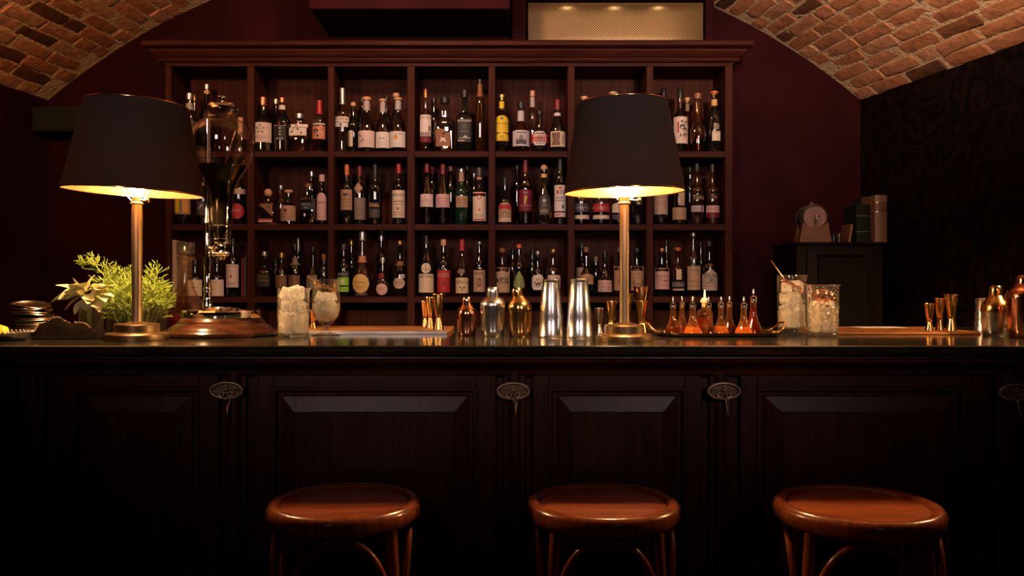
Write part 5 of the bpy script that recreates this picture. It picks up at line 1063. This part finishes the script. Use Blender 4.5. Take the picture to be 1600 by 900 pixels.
# ---------------------------------------------------------------- shakers
def cobbler(px, Y, R, top, capr, caph, shoulder, label, mat, matlid=None, tilt=0, group=None, waist=0.0):
    k = Y / F; H = Z(top, Y) - BT; R = R * k; cr = capr * k; ch = caph * k; hs = H * shoulder
    t = thing('cocktail_shaker', label, 'shaker', (X(px, Y), Y, BT), group=group); ml = matlid or mat
    lathe('body', [(0, 0), (R * .84, 0), (R * .88, .002), (R * (.94 - waist), hs * .25), (R * .985, hs * .7), (R, hs - .002), (R, hs), (0, hs)], mat, t, 44, 40)
    lid = MB().lathe([(0, 0), (R * 1.02, 0), (R * 1.03, .004), (R * 1.0, (H - hs) * .22), (R * .88, (H - hs) * .38), (R * .66, (H - hs) * .5), (cr * 1.12, H - hs - ch + .002), (cr * 1.08, H - hs - ch), (0, H - hs - ch)], 44).build('strainer_lid', ml, t, 40)
    lid.location = (0, 0, hs); lid.rotation_euler = (0, tilt, 0)
    cp = MB().lathe([(cr * 1.1, 0), (cr * 1.12, .002), (cr, .003), (cr * .98, ch * .5), (cr * .94, ch - .006), (cr * .8, ch - .001), (0, ch)], 32).build('cap', ml, t, 40)
    cp.location = (math.sin(tilt) * (H - hs - ch), 0, hs + (H - hs - ch) * math.cos(tilt)); cp.rotation_euler = (0, tilt * 1.3, 0)
    return t
cobbler(729.5, 2.55, 15.2, 463.5, 8, 14, .50, 'small copper cobbler shaker between the gold jiggers and the silver shaker', M_COPPER)
cobbler(770, 2.52, 19.5, 448, 9.7, 18, .58, 'silver cobbler shaker standing between the copper and gold shakers', M_STEEL)
cobbler(812.5, 2.52, 18.6, 449, 8.8, 15, .52, 'gold cobbler shaker with its lid set crooked', M_GOLD, tilt=math.radians(-8))
def tin(px, Y, rt, rb_, top, label):
    k = Y / F; H = Z(top, Y) - BT; a, c = rt * k, rb_ * k
    t = thing('shaker_tin', label, 'shaker', (X(px, Y), Y, BT), group='tall steel shaker tins')
    lathe('tin', [(c * .97, .003), (c * 1.02, 0), (c * 1.035, .0025), (c * 1.0, .005), (c * .93, H * .35), (a * 1.04, H * .93), (a * 1.0, H * .945), (a * .99, H * .985), (a * .94, H), (0, H)], M_STEEL, t, 44, 35)
    lathe('weighted_cap', [(a * 1.035, H * .945), (a * 1.035, H * .99), (a * .96, H * 1.004), (0, H * 1.004)], M_STEEL, t, 44, 35)
    return t
tin(861, 2.51, 13, 20, 436.5, 'tall steel shaker tin upside down next to the gold shaker')
tin(905, 2.49, 13.4, 20.5, 436, 'tall steel shaker tin upside down next to the short steel jigger')
M_STEELJ = plain('dark_steel', (.55, .47, .40), .18, 1.0)
gR = 'jiggers around the smaller lamp'
jigger(936, 2.56, 481, 7.6, BT, 'short steel jigger between the tins and the smaller lamp', M_STEELJ, gR)
jigger(955, 2.74, 470, 10, BT, 'brass jigger half hidden by the smaller lamp base', M_GOLD, gR)
jigger(978, 2.92, 458, 11.5, BT, 'tall brass jigger directly behind the smaller lamp stem', M_GOLD, gR)
jigger(1003, 2.95, 447.5, 13, BT, 'widest brass jigger with flared bowl behind the smaller lamp', M_GOLD, gR, rbot=9)
jigger(1003, 2.66, 470, 10.5, BT, 'brass jigger in front of the widest flared jigger by the smaller lamp', M_GOLD, gR)
# ---------------------------------------------------------------- tray of dashers
xt_, Yt = X(1116, 2.58), 2.58
ty = thing('serving_tray', 'dark oblong metal tray with upturned gilded handles under the dasher bottles', 'tray', (xt_, Yt, BT))
M_TRAY = plain('tray_metal', (.16, .10, .06), .3, 1.0, noise=.3, nscale=60)
mb = MB(); hw, hd = .182, .112
v = []; f = []
for sc_, z in ((.90, 0), (.97, .004), (1.0, .012), (.985, .0125), (.95, .006), (.88, .003)):
    ring = []
    for q in range(48):
        a = 2 * PI * q / 48; c, s_ = math.cos(a), math.sin(a); e = (abs(c) ** 5 + abs(s_) ** 5) ** (-1 / 5)
        v.append((hw * sc_ * c * e, hd * sc_ * s_ * e, z))
for i in range(5):
    for q in range(48): f.append((i * 48 + q, i * 48 + (q + 1) % 48, (i + 1) * 48 + (q + 1) % 48, (i + 1) * 48 + q))
f.append(tuple(range(48))); f.append(tuple(5 * 48 + q for q in range(48)))
mk('plate', v, f, M_TRAY, ty, 40)
for s_ in (-1, 1):
    mb = MB()
    for dy in (-.05, .05): mb.tube(curve_pts([(s_ * hw * .97, dy, .011), (s_ * (hw + .014), dy * .9, .020), (s_ * (hw + .028), dy * .55, .038)], 5), .0032, 7)
    mb.tube(curve_pts([(s_ * (hw + .028), -.0275, .038), (s_ * (hw + .032), 0, .041), (s_ * (hw + .028), .0275, .038)], 5), .0036, 7); mb.build('tray_handle', M_GOLD, ty, 60)
mb = MB()
for q in range(46):
    a = 2 * PI * q / 46; c, s2 = math.cos(a), math.sin(a); e = (abs(c) ** 5 + abs(s2) ** 5) ** (-1 / 5); mb.ball((hw * .99 * c * e, hd * .99 * s2 * e, .0135), .0028, 6)
o = mb.build('beading', M_GOLD, ty, 60); o['kind'] = 'stuff'
M_DGL = thin_glass('dasher_glass', (.95, .82, .66), 1.0, .04, 1.8, haze=((.95, .5, .18), .14))  # amber tint and haze imitate lamp glow in the glass
def dasher(px, Y, top, R, col, label, tall=False):
    k = Y / F; z0 = BT + .0042; H = Z(top, Y) - z0; R = R * k
    t = thing('dasher_bottle', label, 'bottle', (X(px, Y), Y, z0), group='dasher bottles on the tray')
    hg = H * .72
    pr_ = [(R * .92, 0), (R, .003), (R * .98, hg * .10), (R * .80, hg * .24), (R * .52, hg * .42), (R * .36, hg * .6), (R * .30, hg * .78), (R * .30, hg)]
    MB().lathe([(0, 0)] + pr_, 28).build('glass_body', M_DGL, t, 50)
    zl = hg * .28 if not tall else hg * .8
    MB().lathe([(0, .001)] + [(interp(pr_, .001 + (zl - .001) * q / 8) * .94, .001 + (zl - .001) * q / 8) for q in range(9)] + [(0, zl)], 24).build('bitters', glow_liquid('bitters_' + col, {'dark': (.5, .2, .06), 'amber': (.9, .5, .16), 'red': (.5, .08, .04)}[col], {'dark': (.16, .04, .012), 'amber': (.95, .42, .09), 'red': (.3, .03, .015)}[col], .6), t, 40)
    lathe('cap', [(R * .33, hg - .004), (R * .37, hg - .002), (R * .37, hg + H * .10), (R * .28, hg + H * .115), (R * .1, hg + H * .12), (0, hg + H * .12)], M_CHROME, t, 20, 40)
    lathe('spout', [(R * .13, hg + H * .115), (R * .13, hg + H * .16), (R * .16, hg + H * .175), (R * .10, hg + H * .2), (R * .075, H), (0, H)], M_CHROME, t, 12, 50)
for a_ in [(1051.5, 2.535, 463, 13.4, 'dark', 'dasher bottle at the end of the front row beside the lamp-side tray handle'), (1082.5, 2.525, 463, 14.5, 'amber', 'second dasher bottle of the front row on the tray'), (1107, 2.545, 463.5, 13, 'dark', 'third dasher bottle of the front row, in front of the spouted jar'),
           (1126.5, 2.58, 463, 12.5, 'amber', 'fourth dasher bottle on the tray, close beside a rear one'), (1162, 2.525, 463.5, 14, 'amber', 'dasher bottle beside the tall dark dasher on the tray'), (1065.5, 2.645, 462.5, 12, 'red', 'rear dasher bottle behind the first two of the front row'),
           (1139.5, 2.65, 462, 12, 'dark', 'rear dasher bottle filling the gap towards the tall dasher')]: dasher(*a_)
dasher(1177, 2.61, 451, 14.5, 'red', 'tallest dasher bottle, dark red, standing higher than the rest on the tray', True)
xj, Yj = X(1100, 2.665), 2.655
sj = thing('spouted_jar', 'small round bottle with a white pouring spout behind the dasher bottles', 'bottle', (xj, Yj, BT + .0042)); kj = Yj / F
hz = lambda py: Z(py, Yj) - BT - .0042
MB().lathe([(0, 0), (.023, 0), (.025, .004), (.025, hz(490)), (.022, hz(485)), (.010, hz(482)), (.009, hz(476))], 28).build('glass_body', M_DGL, sj, 50)
lathe('bitters', [(0, .001), (.0235, .001), (.0235, hz(497)), (0, hz(497))], MATS['bitters_red'], sj, 24, 40)
lathe('cork', [(0, hz(480)), (.009, hz(480)), (.0095, hz(473)), (.014, hz(472.5)), (.014, hz(469)), (0, hz(468.5))], plain('gold_cork', (.6, .4, .18), .5), sj, 18, 40)
lathe('spout', [(.011, hz(469)), (.011, hz(466.5)), (.004, hz(465)), (.0025, hz(453)), (0, hz(453))], plain('spout_white', (.75, .7, .66), .3), sj, 14, 50)
# ---------------------------------------------------------------- glasses with copper strainers
t, x, Y, R, H = tumbler(1237, 2.64, 22, 429.5, 'tall mixing glass with heavy base, ice and a coil strainer', base=.022, fill=.4)
ice(x, Y, BT + .024, R * .98, 4, .037, 3, 'large ice cube in the tall heavy-based mixing glass', 'ice cubes in the tall mixing glass', .45)
strainer('cocktail_strainer', 'copper coil strainer with long thin handle tilted in the tall mixing glass', (x + .004, Y, BT + H - .035), .036, 'Y', math.radians(33), M_COPPER, (-.62, -.1, .85), .075)
M_CUT = thin_glass('cut_crystal', (.96, .94, .92), 1.0, .03, 1.6, bump=.8, bscale=110.0, haze=((.95, .85, .7), .02))
t, x, Y, R, H = tumbler(1285.5, 2.56, 24, 444.5, 'cut crystal mixing glass with crushed ice', mat=M_CUT, fill=.55)
crushed(x, Y, BT + .016, BT + H * .66, R * .94, 'crushed_ice', 'crushed ice filling the cut crystal mixing glass')
strainer('cocktail_strainer', 'copper julep strainer with shiny bowl dipped into the cut crystal glass', (x + .004, Y - .002, BT + H * .72), .034, 'Y', math.radians(40), M_COPPER, (-.74, .0, .62), .05, spring=False, bowl=True)
# bar mat, jiggers, shakers at the far end
mx0, mx1 = X(1306, 2.62), X(1532, 2.62)
mt = thing('bar_mat', 'ribbed amber bar mat under the second trio of gold jiggers', 'mat', (0, 0, BT))
MB().bbox(mx0, mx1, 2.615, 2.97, 0, .007, .002).build('mat_base', M_BOARD, mt)
mb = MB()
nr = 58
for q in range(nr):
    xx = mx0 + (mx1 - mx0) * (q + .5) / nr; mb.box(xx - .0022, xx + .0022, 2.620, 2.965, .0065, .0095)
o = mb.build('ribs', M_BOARD, mt); o['kind'] = 'stuff'
mn = MB().bbox(X(1338, 2.9), X(1408, 2.9), 2.86, 2.95, BT + .0095, BT + .0105, .0003).build('paper_slip', paper('white')); tag(mn, 'flat white paper slip lying on the ribbed bar mat', 'paper')
gB = 'gold jiggers on the ribbed bar mat'
jigger(1452, 2.68, 474, 7.8, BT + .0095, 'short gold jigger at one end of the trio on the ribbed mat', M_GOLD, gB)
jigger(1468.5, 2.70, 466, 8.2, BT + .0095, 'middle gold jigger of the trio on the ribbed mat', M_GOLD, gB)
jigger(1486.5, 2.67, 460, 10, BT + .0095, 'tallest gold jigger of the trio on the ribbed mat', M_GOLD, gB)
cobbler(1556, 2.55, 21, 446, 10, 17, .47, 'silver cobbler shaker with gold lid beside the copper shaker', M_STEEL, M_GOLD)
cobbler(1602, 2.43, 26.5, 430, 14, 14, .62, 'large copper shaker with flanged lid at the end of the bar', M_COPPER, M_COPPER)
tin(1537, 2.84, 11, 14, 466, 'dark-looking steel tin behind the gold-lidded shaker')
# ---------------------------------------------------------------- corner cabinet and what stands on it
YC = 3.90; kc = YC / F; cx0, cx1 = X(1243, YC), X(1386, YC); czt = Z(378, YC)
cb = thing('corner_cabinet', 'dark wooden glass-door cabinet in the corner behind the bar', 'cabinet', (0, 0, 0))
MB().bbox(cx0 + .01, cx1 - .01, YC + .02, YC + .36, 0, czt - .012, .004).build('body', M_CAB, cb)
MB().bbox(cx0 - .004, cx1 + .004, YC, YC + .37, czt - .014, czt, .004).build('top_board', M_CAB, cb)
xa, xb3 = X(1262, YC), X(1368, YC); za, zb3 = .12, Z(388, YC)
gx0, gx1, gz1 = X(1281, YC), X(1350, YC), Z(402, YC)
v, f = rect_loops([(xa, xb3, za, zb3, YC + .006), (gx0 - .012, gx1 + .012, za + .09, gz1 + .012, YC + .003), (gx0, gx1, za + .1, gz1, YC + .012), (gx0, gx1, za + .1, gz1, YC + .019)])
dr = mk('door', v, f[:-1], M_CAB, cb)
MB().box(gx0, gx1, YC + .014, YC + .017, za + .1, gz1).build('glass_pane', plain('cabinet_glass', (.012, .010, .010), .06), dr)
MB().ball((xa + .02, YC - .004, 1.0), .009, 10).build('knob', M_BRONZE, dr, 60)
# barrel
xb_, zb4 = X(1276, 3.92), Z(338.5, 3.92); yb_ = 3.935
br = thing('mini_barrel', 'small oak spirit barrel with metal hoops and brass tap on the cabinet', 'barrel', (xb_, yb_, czt))
Mb = Matrix.Translation((0, 0, zb4 - czt)) @ Matrix.Rotation(math.radians(-8), 4, 'Z') @ Matrix.Rotation(-PI / 2, 4, 'X')
R0 = .0575; LB = .165
MB().lathe([(R0 * .92, 0), (R0, .002), (R0 * 1.08, LB * .25), (R0 * 1.14, LB * .5), (R0 * 1.08, LB * .75), (R0, LB), (0, LB)], 32, Mb).build('staves', wood('barrel_dark', (.016, .007, .005), (.03, .014, .009), .5, 0), br, 40)
MB().lathe([(0, .006), (R0 * .9, .006), (R0 * .92, .0)], 32, Mb).build('barrel_head', M_BARREL, br, 30)
for q, rr in ((.006, 1.01), (.036, 1.085), (LB * .62, 1.13), (LB * .86, 1.06)):
    MB().lathe([(R0 * rr, q), (R0 * rr + .0025, q + .001), (R0 * rr + .0025, q + .009), (R0 * rr, q + .01)], 32, Mb).build('hoop', M_BLACKMETAL, br, 40)
mb = MB(); zc0 = zb4 - czt - .012
dv = Vector((-.139, -.99, 0))
mb.tube([Vector((0, 0.004, zc0)), Vector((0, 0, zc0)) + dv * .03], .005, 8); p = Vector((0, 0, zc0)) + dv * .026
mb.tube([p + Vector((0, 0, .016)), p + Vector((0, 0, -.026))], [.0045, .0038], 8); mb.tube([p + Vector((-.013, 0, .016)), p + Vector((.013, 0, .016))], .003, 6); mb.build('tap', plain('bright_brass', (.85, .66, .4), .15, 1.0), br, 60)
MB().lathe([(0, R0 * 1.14), (.008, R0 * 1.13), (.009, R0 * 1.13 + .012), (0, R0 * 1.13 + .013)], 10, Matrix.Translation((LB * .07, LB * .5, zb4 - czt))).build('bung', M_BARREL, br, 40)
xs0 = -.0765; hs_ = zb4 - czt - R0 * .72
v = []
for yy in (-.006, .022): v += [(-.078, yy, 0), (.075, yy, 0), (.058, yy, hs_ + .018), (.03, yy, hs_ - .006), (-.03, yy, hs_ - .006), (-.060, yy, hs_ + .018)]
mk('stand', v, [(0, 1, 2, 3, 4, 5), (11, 10, 9, 8, 7, 6)] + [(i, (i + 1) % 6, 6 + (i + 1) % 6, 6 + i) for i in range(6)], M_STAND, br)
v2 = [(a + .017, yy + .12, c) for a, yy, c in v]
mk('stand', v2, [(0, 1, 2, 3, 4, 5), (11, 10, 9, 8, 7, 6)] + [(i, (i + 1) % 6, 6 + (i + 1) % 6, 6 + i) for i in range(6)], M_STAND, br)
mk('stand_rail', *(lambda m: (m.v, m.f))(MB().box(-.055, .06, .02, .12, 0, .012)), M_STAND, br)
# small tins and books
def book(name, px0, px1, top, Y, depth, mat, label, lean=0.0, bands=None):
    x0, x1 = X(px0, Y), X(px1, Y); h = Z(top, Y) - czt; w2 = (x1 - x0) / 2
    t = thing(name, label, 'book', ((x0 + x1) / 2, Y, czt), (0, lean, 0))
    pts = [(w2 * math.cos(PI + PI * q / 10), -.010 * math.sin(PI * q / 10)) for q in range(11)]
    pts = pts + [(w2, depth), (w2 - .003, depth), (w2 - .003, .002), (-w2 + .003, .002), (-w2 + .003, depth), (-w2, depth)]
    n = len(pts); v = [(a, b_, 0) for a, b_ in pts] + [(a, b_, h) for a, b_ in pts]
    mk('cover', v, [tuple(range(n)), tuple(range(2 * n - 1, n - 1, -1))] + [(i, (i + 1) % n, n + (i + 1) % n, n + i) for i in range(n)], mat, t, 30)
    MB().box(-w2 + .0032, w2 - .0032, .003, depth - .003, .004, h - .004).build('pages', paper('tan'), t)
    for z0_, z1_, bm_ in (bands or []):
        pp = [((w2 + .0006) * math.cos(PI + PI * q / 10), -.0108 * math.sin(PI * q / 10)) for q in range(11)]
        v = [(a, b_, h * z0_) for a, b_ in pp] + [(a, b_, h * z1_) for a, b_ in pp]; mk('spine_band', v, [(i, i + 1, 12 + i, 11 + i) for i in range(10)], bm_, t, 40)
    return t
M_LEA = plain('leather_tan', (.14, .065, .042), .5, noise=.25, nscale=60); M_LEG = plain('cloth_green', (.007, .011, .008), .7, noise=.2, nscale=80, spec=.15); M_LEB = plain('cloth_black', (.006, .004, .004), .7)
book('book', 1366, 1386, 305, 3.95, .15, M_LEA, 'tan leather book with dark spine band standing on the corner cabinet', bands=[(.665, .83, plain('band_brown', (.10, .035, .02), .5)), (.835, .845, M_GOLD), (.645, .655, M_GOLD)])
book('book', 1337.5, 1359.5, 320, 3.95, .15, M_LEG, 'dark green cloth book beside the tan leather book', bands=[(.28, .29, paper('dusty')), (.70, .71, paper('dusty'))])
book('book', 1346, 1364, 308, 4.12, .12, M_LEB, 'black book standing behind the dark green cloth book')
book('booklet', 1324, 1329, 350, 3.95, .10, wood('frame_wood', (.12, .05, .03), (.2, .09, .05), .4, 2), 'thin leather booklet leaning towards the green book', lean=math.radians(9))
def tin_pot(px, Y, r, top, label):
    k = Y / F; t = thing('spice_tin', label, 'tin', (X(px, Y), Y, czt), group='small tins by the barrel'); h = Z(top, Y) - czt
    lathe('pot', [(0, 0), (r * k, 0), (r * k, h * .62), (r * k * .9, h * .66), (0, h * .66)], M_BLACKMETAL, t, 20, 40)
    lathe('lid', [(r * k * .95, h * .66), (r * k * .98, h * .8), (r * k * .5, h * .92), (r * k * .2, h), (0, h)], M_BRONZE if px > 1305 else M_BLACKMETAL, t, 20, 40)
tin_pot(1302.5, 3.97, 3.8, 364, 'small black tin next to the barrel stand on the cabinet')
tin_pot(1311, 3.93, 4.2, 363.5, 'small black tin with brass lid beside the barrel on the cabinet')
# loudspeaker high in the other corner
sp = thing('wall_speaker', 'black loudspeaker box mounted high in the corner behind the larger lamp', 'speaker', (X(105, 4.40), 4.40, Z(206, 4.40)))
w2 = .19; hh = .135
MB().bbox(-w2, w2, 0, .145, 0, hh, .006).build('box', M_BLACKMETAL, sp)
MB().bbox(-w2 + .012, w2 - .012, -.006, 0, .012, hh - .012, .002).build('cloth_front', plain('speaker_cloth', (.004, .006, .005), .9, noise=.3, nscale=200), sp)
